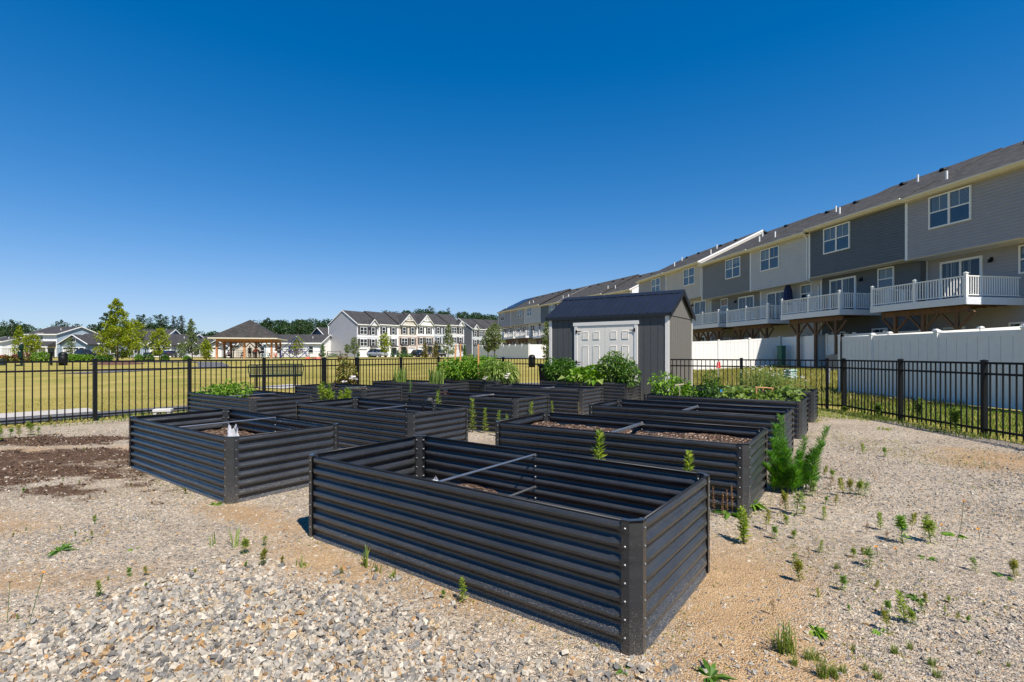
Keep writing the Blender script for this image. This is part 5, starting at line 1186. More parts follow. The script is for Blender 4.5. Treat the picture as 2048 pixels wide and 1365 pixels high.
t = inbed('F', .45, .6, 'red_seedling', 'small dark red-leaved seedling at the left end of its bed', 'seedling'); bush(t, [(0, 0, .10, .08, .08, .07)], leafmat('leaf_maroon', [(0, (.07, .015, .015)), (1, (.2, .07, .05))]), 60, .05, .03, 3)
t = inbed('F', 1.9, .5, 'dry_sprigs', 'thin dry sprigs standing in the soil of the middle bed', 'dry sprigs'); blades_obj('sprigs', 40, .07, .35, DRY, t, w=.003)
t = inbed('E', 1.5, .5, 'sprouting_onions', 'row of thin sprouts in the bed next to the rose bush', 'sprouts'); blades_obj('sprouts', 60, .11, .40, GR3, t, w=.004)

# bag, cloth, hose
def crumple(b, n, r, h, seed, pinch=.5):
    vs = []; m = 9; k = 22
    for j in range(m+1):
        f = j/m; rr = r*(1.15-.45*f if f < .55 else .9-.35*(f-.55)/.45*pinch)
        for i in range(k):
            a = 6.283*i/k; w = 1+.20*math.sin(3*a+seed+2*f)+.16*math.sin(7*a+seed*2+f*5)+.1*math.sin(11*a-f*9)
            vs.append((rr*w*math.cos(a), rr*.7*w*math.sin(a), h*f+.025*math.sin(5*a+f*7+seed)+(.03*math.sin(2*a) if j == m else 0)))
    b.add(vs, [(j*k+i, j*k+(i+1) % k, (j+1)*k+(i+1) % k, (j+1)*k+i) for j in range(m) for i in range(k)]+[tuple(range(k))])
BAGM = M('white_plastic_film', (.55, .55, .57), .4, .12, 14, .5, 25)
c = bp_('B', 1.72, .42); b = MB(); crumple(b, 0, .055, .15, 1.3); pass
c.z = BH-.185; o = tag(b.build('plastic_bag', BAGM, loc=c, smooth=True), 'crumpled white plastic bag standing on the soil heap of the left bed', 'plastic bag'); o.rotation_euler = (.12, .1, .4)
c = bp_('A', .62, .62); c.z = BH-.40; b = MB(); crumple(b, 0, .16, .16, 4.1, 1.2); b.add([(.1*math.cos(6.283*i/10), .07*math.sin(6.283*i/10), .16+.02*math.sin(i*2.1)) for i in range(10)], [tuple(range(10))])
tag(b.build('white_sack', BAGM, loc=c, smooth=True), 'white cloth-like sack lying low inside the nearest bed', 'sack')
HOSE = M('black_hose_rubber', (.012, .012, .013), .4, .1)
t0 = bp_('C', 1.95, .98); b = MB()
for q in range(4):
    pts = []
    for i in range(26):
        a = 6.283*i/25+.3*q; pts.append((.075*math.cos(a)*(1+.12*q), .03*(q-1.5)+.012*math.sin(2*a), .02+.115*math.sin(a)*(1+.07*q)))
    b.tube(pts, .009, 6)
b.tube([(-.08, 0, -.02), (-.15, -.05, -.16), (-.05, -.12, -.24), (.05, -.1, -.25)], .009, 6); b.tube([(.08, 0, -.02), (.22, .03, -.08), (.3, -.02, -.2)], .009, 6)
tag(b.build('hose_coil', HOSE, loc=(t0.x, t0.y, BH-.06), smooth=True), 'coil of thin black hose hanging over the inner wall of a bed', 'hose')
# concrete splash block
c = gp(323, 834); t = thing('splash_block', 'small off-white concrete block step beside the left fence', 'concrete block', c+Vector((0, .05, 0)), .35)
WC = M('white_concrete', (.50, .485, .45), .85, .1, 10, .2, 40); b = MB(); b.box(-.17, -.12, .11, .17, .12, .17); b.build('slab', WC, t, bevel=.008)
for s in (-1, 1): b = MB(); b.prism([(s*.15-.03, -.02), (s*.15+.03, -.02), (s*.12+.03, .108), (s*.12-.03, .108)], 'y', -.1, .1); b.build('leg', WC, t)
# dark bins by the shed's left end
c = Vector((1.17, 15.9, 0)); t = thing('storage_tote', 'black plastic tote box against the left end of the shed', 'storage box', c, math.atan2(LX.y, LX.x))
b = MB(); b.add([(-.2, -.2, 0), (.2, -.2, 0), (.2, .2, 0), (-.2, .2, 0), (-.25, -.24, 1.0), (.25, -.24, 1.0), (.25, .24, 1.0), (-.25, .24, 1.0)], [(0,3,2,1),(4,5,6,7),(0,1,5,4),(1,2,6,5),(2,3,7,6),(3,0,4,7)]); b.build('body', BLACK, t); b = MB(); b.box(-.28, -.27, 1.003, .28, .27, 1.06); b.build('lid', BLACK, t, bevel=.015)
c = at(1064, 40); t = thing('litter_bin', 'black domed litter bin by the path behind the shed fence', 'litter bin', c, 0, None, .85)
b = MB(); b.lathe([(.0, .0), (.30, .0), (.31, .8), (.30, .82)], n=18); b.build('body', BLACK, t, smooth=True); b = MB(); b.lathe([(.32, .825), (.32, .95), (.25, 1.1), (.12, 1.17), (0, 1.18)], n=18); b.build('dome_lid', BLACK, t, smooth=True)

# weeds along the beds
STALK = 'tall weeds standing in the aisles'
def weed_at(px, py, topy, label, n=70, leaf=WEEDL, w=.016, branch=0, group=STALK, dY=0, ll=None):
    c = gp(px, py); H = (py-topy)*c.y/F; t = thing('horseweed', label, 'weed', (c.x, c.y, .0), random.uniform(0, 6), group)
    return stemplant(t, H, n, ll or max(.055, H*.21), w, leaf, branch=branch)
weed_at(945, 866, 800, 'tallest narrow-leaved weed at the right end of the hose bed', 110, w=.014)
weed_at(970, 868, 818, 'second narrow-leaved weed right of the hose bed', 80)
weed_at(998, 875, 822, 'short bushy weed between the aisle weeds and the mulch bed', 60)
weed_at(1013, 875, 828, 'yellowish short weed touching the mulch bed corner', 50, GR3)
weed_at(1061, 867, 805, 'weed growing against the end of the red seedling bed', 70)
weed_at(1105, 838, 803, 'small weed in the gap left of the middle bed', 50)
weed_at(875, 858, 783, 'weed rising in front of the red seedling bed wall', 80)
weed_at(819, 819, 762, 'slim dark weed between two beds near the fence', 60, GR2)
weed_at(1195, 1004, 866, 'tall green weed in the aisle behind the nearest bed, left one', 110, w=.024)
weed_at(1374, 1031, 906, 'tall green weed in the aisle behind the nearest bed, right one', 90, w=.024)
for (px, top, lab) in ((645, 766, 'tallest leafy weed before the rose bed'), (660, 770, 'leafy weed leaning on its taller neighbour before the rose bed'), (683, 783, 'small leafy weed before the rose bed, left of two'), (695, 778, 'small leafy weed before the rose bed, right of two')):
    weed_at(px, 839, top, lab, 90, WEEDL, .024, 3)
weed_at(1487, 1092, 1030, 'bright leafy weed at the foot of the mulch bed corner', 70, w=.014, group='weeds by the mulch bed')
weed_at(1158, 842, 805, 'dried reddish weed before the middle bed', 40, DRY, .008)
for (px, by, ty, lab) in ((1428, 1034, 974, 'dry brown stalk at the right end of the nearest bed, leftmost'), (1444, 1038, 985, 'dry brown stalk at the right end of the nearest bed, shortest'), (1453, 1036, 980, 'dry brown stalk at the right end of the nearest bed, third'), (1464, 1034, 971, 'dry brown stalk at the mulch bed wall, tallest')):
    c = gp(px, by); H = (by-ty)*c.y/F; t = thing('dry_stalk', lab, 'dry weed', c, 0, 'dry brown stalks'); stemplant(t, H, 55, .022, .010, DRY, REDST, up=.3, base=.3, r=.003)
# feathery bush
c = gp(1580, 985); t = thing('feathery_bush', 'feathery bright green dog fennel bush at the end of the mulch bed', 'bush', c)
P = []; D = []; b = MB()
for (px, py, dy) in ((1562, 832, .25), (1545, 880, .1), (1550, 850, .2), (1538, 905, 0), (1568, 880, .05), (1628, 900, .15), (1600, 925, -.1), (1600, 905, .0), (1655, 855, .05), (1648, 885, -.1), (1575, 900, -.15), (1620, 915, .1), (1530, 930, -.05), (1612, 875, .2), (1590, 935, -.2), (1556, 925, -.1)):
    Y = c.y+dy; e = Vector(((px-CX)/F*Y-c.x, dy, zat(py, Y))); s = Vector((e.x*.62, dy*.5, 0)); m = s.lerp(e, .5)+Vector((-e.x*.14, 0, .03))
    b.tube([s, m, e], [.008, .006, .002], 5)
    for i in range(95):
        f = .12+.88*i/95; p = (s.lerp(m, f/.55) if f < .55 else m.lerp(e, (f-.55)/.45)); ln = .085*(1-.55*f)+.012
        for q in range(5):
            a = random.uniform(0, 6.283); P.append(p); D.append((math.cos(a)*ln, math.sin(a)*ln, .9*ln))
b.build('stems', STEM, t)
P = np.array(P); D = np.array(D); V_, F_ = leafset(P, D, np.linalg.norm(D, axis=1)*rng.uniform(.6, 1.1, len(P)), .0055, .0, .05)
npmesh('leaves', V_, F_, leafmat('leaf_fennel', [(0, (.035, .13, .012)), (.6, (.09, .24, .018)), (1, (.18, .34, .03))], .4), t)

# weeds in the open gravel: a few plants built once and copied
protoW = []
for i in range(7):
    t = thing('gravel_weed', 'x', 'weed', (0, -30, 0)); stemplant(t, 1.0, (60, 60, 40, 54, 30, 70, 26)[i], (.34, .29, .38, .30, .36, .26, .3)[i], (.065, .05, .075, .05, .08, .045, .045)[i], (WEEDL, GR1, WEEDY, WEEDL, GR3, WEEDY, DRY)[i], r=.016, branch=(0, 3, 0, 5, 2, 4, 1)[i], base=(.1, .06, .3, .05, .05, .12, .2)[i], lean=.18, up=(.5, .3, .6, .2, .3, .5, .7)[i]); protoW.append(t)
protoG = []
for i in range(2):
    t = thing('grass_tuft', 'x', 'grass tuft', (0, -31, 0)); blades_obj('blades', (70, 46)[i], 1.0, (.30, .2)[i], GRASSM, t, w=.018, lean=(.9, .5)[i], hv=.5); protoG.append(t)
protoR = []
for i in range(2):
    t = thing('leaf_rosette', 'x', 'weed', (0, -32, 0)); a = rng.uniform(0, 6.283, 22); e = rng.uniform(.05, .5, 22)
    V_, F_ = leafset(np.zeros((22, 3))+np.array([0, 0, .03]), np.stack([np.cos(a), np.sin(a), e], 1), rng.uniform(.6, 1.1, 22), .2, .1, .25); npmesh('leaves', V_, F_, (GR1, GR2)[i], t); protoR.append(t)
used = {}
def place(protos, px, py, h, zone, i, kind):
    pr = protos[i % len(protos)]; c = gp(px, py); H = h*c.y/F*1.1
    size = 'tiny' if H < .10 else 'small' if H < .17 else 'taller'
    if zone == 'right':
        row = 'near the bottom of the gravel' if py > 1240 else 'beside the nearest bed corner' if py > 1130 else 'beside the nearest bed' if py > 1040 else 'beyond the mulch bed corner'
        col = 'close to the beds' if px < 1600 else 'mid-gravel' if px < 1780 else 'towards the right edge'
        lab = f'{size} {kind} {row}, {col}'
    elif zone == 'left': lab = f'{size} {kind} ' + ('at the fringe of the crushed stone' if py > 1150 else 'in the open gravel left of the nearest bed' if py > 1040 else 'at the edge of the dark soil') + (', far left' if px < 150 else ', middle' if px < 400 else ', near the bed')
    else: lab = f'{size} {kind} {zone}'
    lab = lab[:118]
    if pr not in used: r = pr; used[pr] = 1; r.location = (c.x, c.y, .004); r.rotation_euler = (0, 0, random.uniform(0, 6.28)); r.scale = (H*1.05, H*1.05, H); r['label'] = lab; r['group'] = 'weeds sprouting from the gravel'
    else: r = dup(pr, (c.x, c.y, .004), random.uniform(0, 6.28), lab, 'weeds sprouting from the gravel', (H*1.05, H*1.05, H))
    r['category'] = pr['category']; return r
def q4(cx, cy): return 1400+.4138*cx, 800+.4138*cy
WR = [(210,705,150),(360,680,65),(320,640,90),(420,610,50),(465,565,110),(420,545,90),(390,560,70),(600,590,60),(605,510,40),(655,520,50),(450,680,45),(450,800,55),(485,890,110),(525,775,60),(578,750,60),(690,930,75),(850,930,50),(740,770,50),(815,820,90),(790,760,40),(805,655,55),(870,635,80),(980,700,130),(1020,640,80),(1115,700,120),(1330,840,65),(1525,870,90),(900,700,60),(990,1085,130),(905,1045,70),(910,1130,90),(1030,1090,70),(1075,1040,60),(1095,990,50),(350,1050,75),(575,965,45),(720,1030,35),(690,470,80),(765,465,70),(795,465,60),(730,460,70),(635,440,60),(790,265,45),(895,280,45),(600,380,50),(640,385,45),(545,470,70),(500,560,45),(725,1110,40),(1185,1035,30),(1290,1090,40),(1240,1080,45),(1205,990,35)]
for i, (a, b_, h) in enumerate(WR): place(protoW, *q4(a, b_), h*.4138, 'right', i, 'leafy weed')
GRL = [(410,1225,140),(590,1350,110),(455,1290,50),(520,1265,60),(555,1265,60),(800,1320,50),(690,1330,50),(655,1360,60),(860,1360,50),(660,825,40),(1145,1350,50),(1350,1240,30),(640,1340,60),(740,1225,45),(940,1235,50),(1015,1215,50),(1120,1295,50),(1490,1300,35)]
for i, (a, b_, h) in enumerate(GRL): place(protoG, *q4(a, b_), h*.4138, 'right', i, 'dry grass tuft')
for i, (a, b_, h) in enumerate([(560,1130,50),(1045,970,40),(870,1130,35),(1095,775,35),(1235,665,35),(50,1350,70),(590,1145,40),(1470,870,35),(255,520,60),(150,560,60)]): place(protoR, *q4(a, b_), h*.4138*1.6, 'right', i, 'flat leafy rosette')
def q5(cx, cy): return cx*.3174, 1000+cy*.3174
for i, (a, b_, h) in enumerate([(630,620,100),(820,495,60),(925,490,60),(1540,350,100),(1660,300,60),(1655,430,110),(180,750,50),(115,765,35),(1545,435,40),(585,250,45),(1230,470,30),(680,520,30),(80,245,30),(25,250,25),(160,205,25),(475,235,30),(385,195,25),(920,555,30),(600,160,35),(1780,410,50)]): place(protoW, *q5(a, b_), h*.3174, 'left', i, 'leafy weed')
place(protoR, *q5(375, 330), 32, 'left', 1, 'flat leafy rosette'); place(protoR, *q5(845, 320), 14, 'left', 0, 'flat leafy rosette')
for i, (px, py, h) in enumerate([(1350*.3174, 1000+298*.3174, 42), (1465*.3174, 1000+308*.3174, 55), (1875*.3174, 1000+440*.3174, 36), (733, 1138, 52), (750, 1150, 34), (790, 1160, 34), (612, 1137, 22)]):
    c = gp(px, py); H = h*c.y/F; t = thing('grass_tuft', ('sparse tall grass blades left of the nearest bed, left one', 'sparse tallest grass blades left of the nearest bed', 'thin grass sprig at the edge of the crushed stone', 'bright grass tuft against the long wall of the nearest bed', 'low grass spilling from the foot of the nearest bed', 'thin grass blades at the foot of the nearest bed, furthest right', 'small pale sprig at the left foot of the nearest bed')[i], 'grass tuft', c, 0, 'grass tufts by the nearest bed')
    blades_obj('blades', (4, 6, 5, 16, 9, 7, 6)[i], H, .035, GR3 if i < 3 else GRASSM, t, w=.005, lean=.45, hv=.6)
for i, (px, py, h, z) in enumerate([(927, 1210, 42, 'pressed against the long wall of the nearest bed'), (886, 1200, 18, 'below the nearest bed wall, in the stones'), (685, 1152, 14, 'left of the grass tuft by the nearest bed'), (1248, 1345, 20, 'at the foot of the nearest corner post'), (430, 1012, 12, 'at the foot of the bag bed'), (372, 990, 12, 'under the long wall of the bag bed')]): place(protoR if i in (3, 4) else protoW, px, py, h*(1 if i not in (3, 4) else 1.4), z, i, 'leafy weed')
for i, (px, py, h) in enumerate([(3, 885, 32), (20, 876, 18), (40, 880, 25), (62, 872, 26), (77, 872, 16), (100, 850, 16), (112, 856, 12)]): place(protoW, px, py, h, ('by the left edge under the fence, biggest', 'by the left edge under the fence, short', 'under the left fence, slim', 'under the left fence, bushy', 'under the left fence, right end', 'behind the weed row at the left fence', 'right behind the weed row at the left fence')[i], i, 'bushy weed')
for i, (px, py, h) in enumerate([(168, 905, 8), (45, 990, 12), (158, 972, 9), (188, 1045, 12), (125, 965, 8), (262, 975, 8)]): place(protoW, px, py, h, 'left', i, 'leafy weed')
for i, (a, b_, ta, tb) in enumerate([(1235, 725, 1275, 490), (1160, 690, 1168, 605), (1345, 690, 1345, 625), (945, 760, 945, 718), (852, 770, 850, 712)]):
    (x0, y0), (x1, y1) = q4(a, b_), q4(ta, tb); c = gp(x0, y0); e = Vector(((x1-x0)/F*c.y, 0, (y0-y1)/F*c.y))
    t = thing('hawkweed', ('tallest thin-stemmed yellow hawkweed in the right gravel', 'orange hawkweed behind the big leafy weed', 'single orange hawkweed near the right edge', 'small orange hawkweed in mid-gravel, right one', 'small orange hawkweed in mid-gravel, left one')[i], 'flower', c, 0, 'hawkweeds in the gravel')
    b = MB(); b.tube([(0, 0, 0), e*.5+Vector((.01, 0, 0)), e], .0022, 4); b.build('stem', STEM, t); flowers(t, [e], .014, PETO, 'flower', 8)
for i, (x0, y0, x1, y1) in enumerate([(55, 1260, 87, 1146), (14, 1250, 20, 1165)]):
    c = gp(x0, y0); e = Vector(((x1-x0)/F*c.y, 0, (y0-y1)/F*c.y)); t = thing('hawkweed', ('thin leaning hawkweed with an orange head at the left of the crushed stone', 'thin bare flower stalk at the far left of the crushed stone')[i], 'flower', c, 0, 'hawkweeds in the gravel')
    b = MB(); b.tube([(0, 0, 0), e*.5, e], .002, 4); b.build('stem', STEM, t); flowers(t, [e], .012, PETO if i == 0 else DRY, 'flower', 8)
# weeds along the right fence
for i, (px, Y, ty, lab) in enumerate([(1838, 9.95, 797, 'tallest leafy weed growing through the right fence'), (1757, 11.0, 808, 'leafy weed at the right fence, nearer the corner'), (1912, 9.0, 815, 'leafy weed by the right fence post'), (1690, 12.1, 815, 'low weed at the corner post of the fence')]):
    c = Vector(((px-CX)/F*Y, Y, 0)); t = thing('fence_weed', lab, 'weed', c, 0, 'weeds along the right fence'); H = zat(ty, Y); stemplant(t, H, 60, .10, .045, GR3, branch=5, r=.006)

# grass: fringe along the fences and the lawn's own blades close by
def grass_field(name, pts, h, mat, w=.006, per=1):
    n = len(pts); a = rng.uniform(0, 6.283, n); H = h*rng.uniform(.4, 1.15, n); L_ = H*rng.uniform(.1, .9, n)
    d = np.stack([np.cos(a), np.sin(a), 0*a], 1); s = np.stack([-np.sin(a), np.cos(a), 0*a], 1)*w*rng.uniform(.6, 1.3, n)[:, None]
    p = np.asarray(pts); up = np.array([0, 0, 1.0])
    m = p+d*(L_*.3)[:, None]+up*(H*.6)[:, None]; t_ = p+d*L_[:, None]+up*H[:, None]
    V_ = np.stack([p-s, p+s, m+s*.7, m-s*.7, t_], 1).reshape(-1, 3); o = (np.arange(n)*5)[:, None]
    F_ = np.concatenate([o+np.array([[0, 1, 2]]), o+np.array([[0, 2, 3]]), o+np.array([[3, 2, 4]])])
    return tag(npmesh(name, V_, F_, mat), kind='stuff')
def along(a, b, n, w0, w1, side):
    t = rng.random(n)[:, None]; u = rng.uniform(w0, w1, n)[:, None]; A = np.array(a[:2]); B = np.array(b[:2]); q = A+(B-A)*t+np.array(side[:2])*u
    return q
pts = []
NR = Vector((-1, .05, 0)); NS = Vector((-LX.y, LX.x, 0))
pts.append(along(LEFT_POSTS[0], CRN_B, 5200, -.75, .65, NL)); pts.append(along(CRN_R, RIGHT_POSTS[-1], 2600, -.2, .5, NR)); pts.append(along(SIDE_POSTS[0], CRN_R, 2600, -.5, .6, NS)); pts.append(along(BACK_POSTS[0], BACK_POSTS[-1], 1500, -.5, .6, NS))
pp = np.concatenate(pts); k = fbm(pp[:, 0], pp[:, 1], .9, 31) > .44; pp = pp[k]
grass_field('grass_fringe', np.concatenate([pp, np.zeros((len(pp), 1))], 1), .10, GRASSM)
x, y = rng.uniform(6.0, 8.0, 9000), rng.uniform(9.0, 13.2, 9000); k = (fbm(x, y, 1.2, 8)+.25*ell(x, y, 6.9, 11.4, 1.5, 1.5) > .46) & ~in_beds(x, y); grass_field('weedy_grass_patch', np.stack([x[k], y[k], 0*x[k]], 1), .055, leafmat('grass_lime', [(0, (.12, .17, .02)), (1, (.38, .40, .07))]))
x, y = scatter(60000, -8, 8.2, 2.2, 11); f_ = fbm(x, y, .9, 91); k = (rng.random(len(x)) < np.clip((f_-.50)*5, 0, 1)*np.clip(.15+.85*(x > 1.4)+.45*(fence_d(x, y) < 1.6), 0, 1)*.8+(in_beds(x, y, .13) & (fbm(x, y, 1.7, 13) > .47))*.75) & ~in_beds(x, y) & inside(x, y) & (mask_coarse(x, y) < .1); x, y = x[k], y[k]
n_ = len(x); P_ = np.repeat(np.stack([x, y, 0*x+.008], 1), 3, 0); D_ = rng.normal(size=(n_*3, 3)); D_[:, 2] = rng.uniform(.1, 1.1, n_*3); V_, F_ = leafset(P_, D_, rng.uniform(.010, .034, n_*3), rng.uniform(.004, .008, n_*3)); tag(npmesh('low_ground_weeds', V_, F_, WEEDY), kind='stuff')
a = rng.uniform(8.2, 13.6, 26000); y = rng.uniform(6, 17.2, 26000); k = (a < 13.55-.142*y) & (a > 8.45-.054*(12.33-y)); grass_field('side_lawn_grass', np.stack([a[k], y[k], 0*a[k]], 1), .10, leafmat('grass_green', [(0, (.05, .11, .012)), (.5, (.11, .19, .02)), (1, (.30, .30, .06))]), .007)
x, y = rng.uniform(3.5, 19, 42000), rng.uniform(13, 34, 42000); c0 = (y-SHP.y)-(x-SHP.x)*LX.y/LX.x > .3; k = c0 & (x < 14.2-.142*y+4+.28*(y-17.5)); k &= ~((x > 1) & (x < 6) & (y < 18.3-(x-3)*.1)); grass_field('slope_grass', np.stack([x[k], y[k], [gz(i, j) for i, j in zip(x[k], y[k])]], 1), .20, leafmat('grass_yellow', [(0, (.11, .14, .02)), (.5, (.24, .235, .05)), (1, (.40, .33, .12))]), .011)
x, y = rng.uniform(-14, 6, 60000), rng.uniform(9, 30, 60000); A = (x-PL0.x)*NL.x+(y-PL0.y)*NL.y
k = (A > 2.0) & (x < .28*y-1) ; x, y = x[k], y[k]; grass_field('lawn_grass', np.stack([x, y, [gz(i, j) for i, j in zip(x, y)]], 1), .03, leafmat('grass_straw', [(0, (.30, .26, .05)), (.45, (.40, .32, .08)), (1, (.54, .42, .17))], .5), .008)

# ------------------------------------------------------------------ park things
# pavilion
c = at(483.4, 69.0); rz = R(16); z0 = c.z
PW, PD = 6.75, 7.6
org = Vector((-.5817*68.2, 68.2, 0)); org.z = gz(org.x, org.y)
t = thing('park_pavilion', 'open park pavilion with hipped shingle roof and cedar posts', 'pavilion', org, rz)
ez = 2.62
b = MB(); b.box(-.6, -.6, -.3, PW+.6, PD+.6, .05); b.build('floor_slab', CONC, t)
for (x, y) in ((0, 0), (PW/2, 0), (PW, 0), (0, PD/2), (PW, PD/2), (0, PD), (PW/2, PD), (PW, PD)):
    b = MB(); b.box(x-.12, y-.12, .05, x+.12, y+.12, ez-.28); po = b.build('post', CEDAR, t); b = MB()
    for (dx, dy) in ((1, 0), (-1, 0), (0, 1), (0, -1)):
        if 0 <= x+dx <= PW and 0 <= y+dy <= PD and ((dx and y in (0, PD)) or (dy and x in (0, PW))): b.bar((x+dx*.1, y+dy*.1, ez-1.05), (x+dx*.78, y+dy*.78, ez-.34), .12, .12, up=(dy, dx, 0))
    b.build('brace', CEDAR, po)
b = MB()
for (p, q) in (((-.1, 0), (PW+.1, 0)), ((-.1, PD), (PW+.1, PD)), ((0, .12), (0, PD-.12)), ((PW, .12), (PW, PD-.12))): b.bar((*p, ez-.12), (*q, ez-.12), .2, .30)
b.build('beam', CEDAR, t)
o = .85; ap = 5.55; b = MB(); ct = (PW/2, PD/2)
b.add([(-o, -o, ez+.22), (PW+o, -o, ez+.22), (PW+o, PD+o, ez+.22), (-o, PD+o, ez+.22), (ct[0], ct[1]-.3, ap), (ct[0], ct[1]+.3, ap)], [(0, 1, 4), (1, 2, 5, 4), (2, 3, 5), (3, 0, 4, 5)]); b.build('roof', shingle('pavilion_shingle', (.042, .037, .033)), t)
b = MB()
for (p, q) in (((-o, -o), (PW+o, -o)), ((PW+o, -o), (PW+o, PD+o)), ((PW+o, PD+o), (-o, PD+o)), ((-o, PD+o), (-o, -o))): b.bar((*p, ez+.17), (*q, ez+.17), .05, .14)
b.box(-o+.03, -o+.03, ez+.06, PW+o-.03, PD+o-.03, ez+.10); b.build('fascia', CREAM, t)
# picnic tables
TBL = M('dark_green_steel', (.012, .02, .02), .5, .2)
def picnic(px, Y, L_, rz, lab):
    c = at(px, Y); c.z += .05; t = thing('picnic_table', lab, 'picnic table', c, rz, 'picnic tables')
    b = MB(); b.box(-L_/2, -.38, .72, L_/2, .38, .77); b.build('table_top', TBL, t)
    for s in (-1, 1): b = MB(); b.box(-L_/2, s*.68-.13, .43, L_/2, s*.68+.13, .47); b.build('seat', TBL, t)
    for s in (-1, 1):
        b = MB(); b.bar((s*L_*.36, -.6, .02), (s*L_*.36, .25, .715), .06, .05); b.bar((s*L_*.36, .6, .02), (s*L_*.36, -.25, .715), .06, .05); b.bar((s*L_*.36, -.8, .40), (s*L_*.36, .8, .40), .05, .05); b.build('leg', TBL, t)
picnic(473, 71, 1.8, R(16), 'dark picnic table at the left inside the pavilion'); picnic(513, 71.5, 2.2, R(16), 'dark picnic table in the middle of the pavilion'); picnic(552, 75, 2.6, .1, 'long dark picnic table at the right edge of the pavilion')

# people
SKIN = M('skin', (.45, .26, .18), .55, .06, 20); HAIR = M('dark_hair', (.02, .014, .01), .6, .2, 40)
def skinmesh(name, pts, edges, rad, mat, parent, root=0, lev=1):
    me = bpy.data.meshes.new(name); me.from_pydata(pts, edges, []); o = bpy.data.objects.new(name, me); COL.objects.link(o); o.parent = parent
    m = o.modifiers.new('skin', 'SKIN'); m.use_smooth_shade = True
    for i, v in enumerate(me.skin_vertices[0].data): v.radius = (rad[i], rad[i]); v.use_root = (i == root)
    s = o.modifiers.new('sub', 'SUBSURF'); s.levels = lev; s.render_levels = lev
    me.materials.append(mat); return o
def person(label, px, Y, rz, pose, shirt, legs, s=1.0, dz=.05):
    c = at(px, Y); c.z += dz; t = thing('person', label, 'person', c, rz, 'people in the pavilion', s)
    H = .92 if pose != 'sit' else .50; lean = {'stand': .02, 'sit': -.06, 'bend': -.42}[pose]; th = .52 if pose != 'bend' else .38
    pel = Vector((0, 0, H)); che = pel+Vector((0, lean*.7, th*.72)); nk = pel+Vector((0, lean, th)); hd = nk+Vector((0, lean*.25-.01, .13)); top = hd+Vector((0, lean*.1, .12))
    pts = [pel, che, nk, hd, top, hd+Vector((0, -.10, -.02))]; rad = [.13, .15, .055, .085, .075, .022]; ed = [(0, 1), (1, 2), (2, 3), (3, 4), (3, 5)]
    arms = []; lg = []
    for q in (-1, 1):
        ex = hd+Vector((q*.085, .0, .0)); pts.append(ex); rad.append(.016); ed.append((3, len(pts)-1))                # ears
        sh = nk+Vector((q*.18, 0, -.05)); el = sh+Vector((q*.05, -.06-(.12 if pose != 'stand' else 0), -.26)); wr = el+Vector((-q*.03, -.18 if pose != 'stand' else -.08, -.10 if pose != 'stand' else -.22)); pm = wr+(wr-el).normalized()*.07
        i0 = len(pts); pts += [sh, el, wr, pm]; rad += [.06, .042, .028, .034]; ed += [(2, i0), (i0, i0+1), (i0+1, i0+2), (i0+2, i0+3)]; arms.append((sh, el))
        dn = (wr-el).normalized()
        for k in range(4): tip = pm+dn*(.075+.012*(1.5-abs(k-1.5)))+Vector((q*(k-1.5)*.022, -.01, -.012)); pts.append(tip); rad.append(.009); ed.append((i0+3, len(pts)-1))
        pts.append(wr+dn*.05+Vector((-q*.05, -.03, 0))); rad.append(.011); ed.append((i0+2, len(pts)-1))
        hp = pel+Vector((q*.10, 0, -.05))
        if pose == 'sit': kn = hp+Vector((q*.03, -.42, .02)); an = kn+Vector((0, -.02, -.41)); 
        else: kn = hp+Vector((q*.02, -.03, -.40)); an = hp+Vector((q*.03, .02, -.80))
        to = an+Vector((0, -.17, -.04)); i0 = len(pts); pts += [hp, kn, an, to]; rad += [.085, .058, .040, .032]; ed += [(0, i0), (i0, i0+1), (i0+1, i0+2), (i0+2, i0+3)]; lg.append((hp, kn))
    skinmesh('body', pts, ed, rad, SKIN, t)
    sp = [pel+Vector((0, 0, .02)), che, nk+Vector((0, 0, -.04))]; sr = [.152, .172, .085]; se = [(0, 1), (1, 2)]
    for a, e in arms: i0 = len(sp); sp += [a, a.lerp(e, .7)]; sr += [.078, .066]; se += [(2, i0), (i0, i0+1)]
    skinmesh('shirt', sp, se, sr, shirt, t)
    sp = [pel]; sr = [.150]; se = []
    for h, k in lg: i0 = len(sp); sp += [h, h.lerp(k, .85)]; sr += [.105, .082]; se += [(0, i0), (i0, i0+1)]
    skinmesh('shorts', sp, se, sr, legs, t)
    sp = [hd+Vector((0, .025, .05)), top+Vector((0, .01, .0)), hd+Vector((0, .07, -.03))]; skinmesh('hair', sp, [(0, 1), (0, 2)], [.088, .066, .05], HAIR, t)
    f = MB()
    for q in (-1, 1): f.box(hd.x+q*.035-.012, hd.y-.088, hd.z+.0, hd.x+q*.035+.012, hd.y-.080, hd.z+.012)
    f.box(hd.x-.025, hd.y-.086, hd.z-.062, hd.x+.025, hd.y-.078, hd.z-.054); f.build('eyes_and_mouth', HAIR, t)
cl = lambda n, c: M('cloth_'+n, c, .85, .15, 20)
person('person in dark clothes standing in the middle of the pavilion', 499.5, 72.8, .4, 'stand', cl('olive', (.05, .055, .045)), cl('black', (.012, .012, .014)))
person('person in a bright orange-red shirt bending over the picnic table', 507.5, 70.6, 1.2, 'bend', cl('orange', (.75, .09, .015)), cl('grey', (.12, .12, .13)), .95)
person('person in a navy shirt standing at the right of the picnic table', 519, 71.0, -1.0, 'bend', cl('navy', (.015, .025, .10)), cl('black', (.012, .012, .014)), .95)
person('person in a pink top sitting at the left picnic table', 458, 70.2, -1.4, 'sit', cl('pink', (.75, .40, .48)), cl('dark', (.05, .03, .03)), .9)
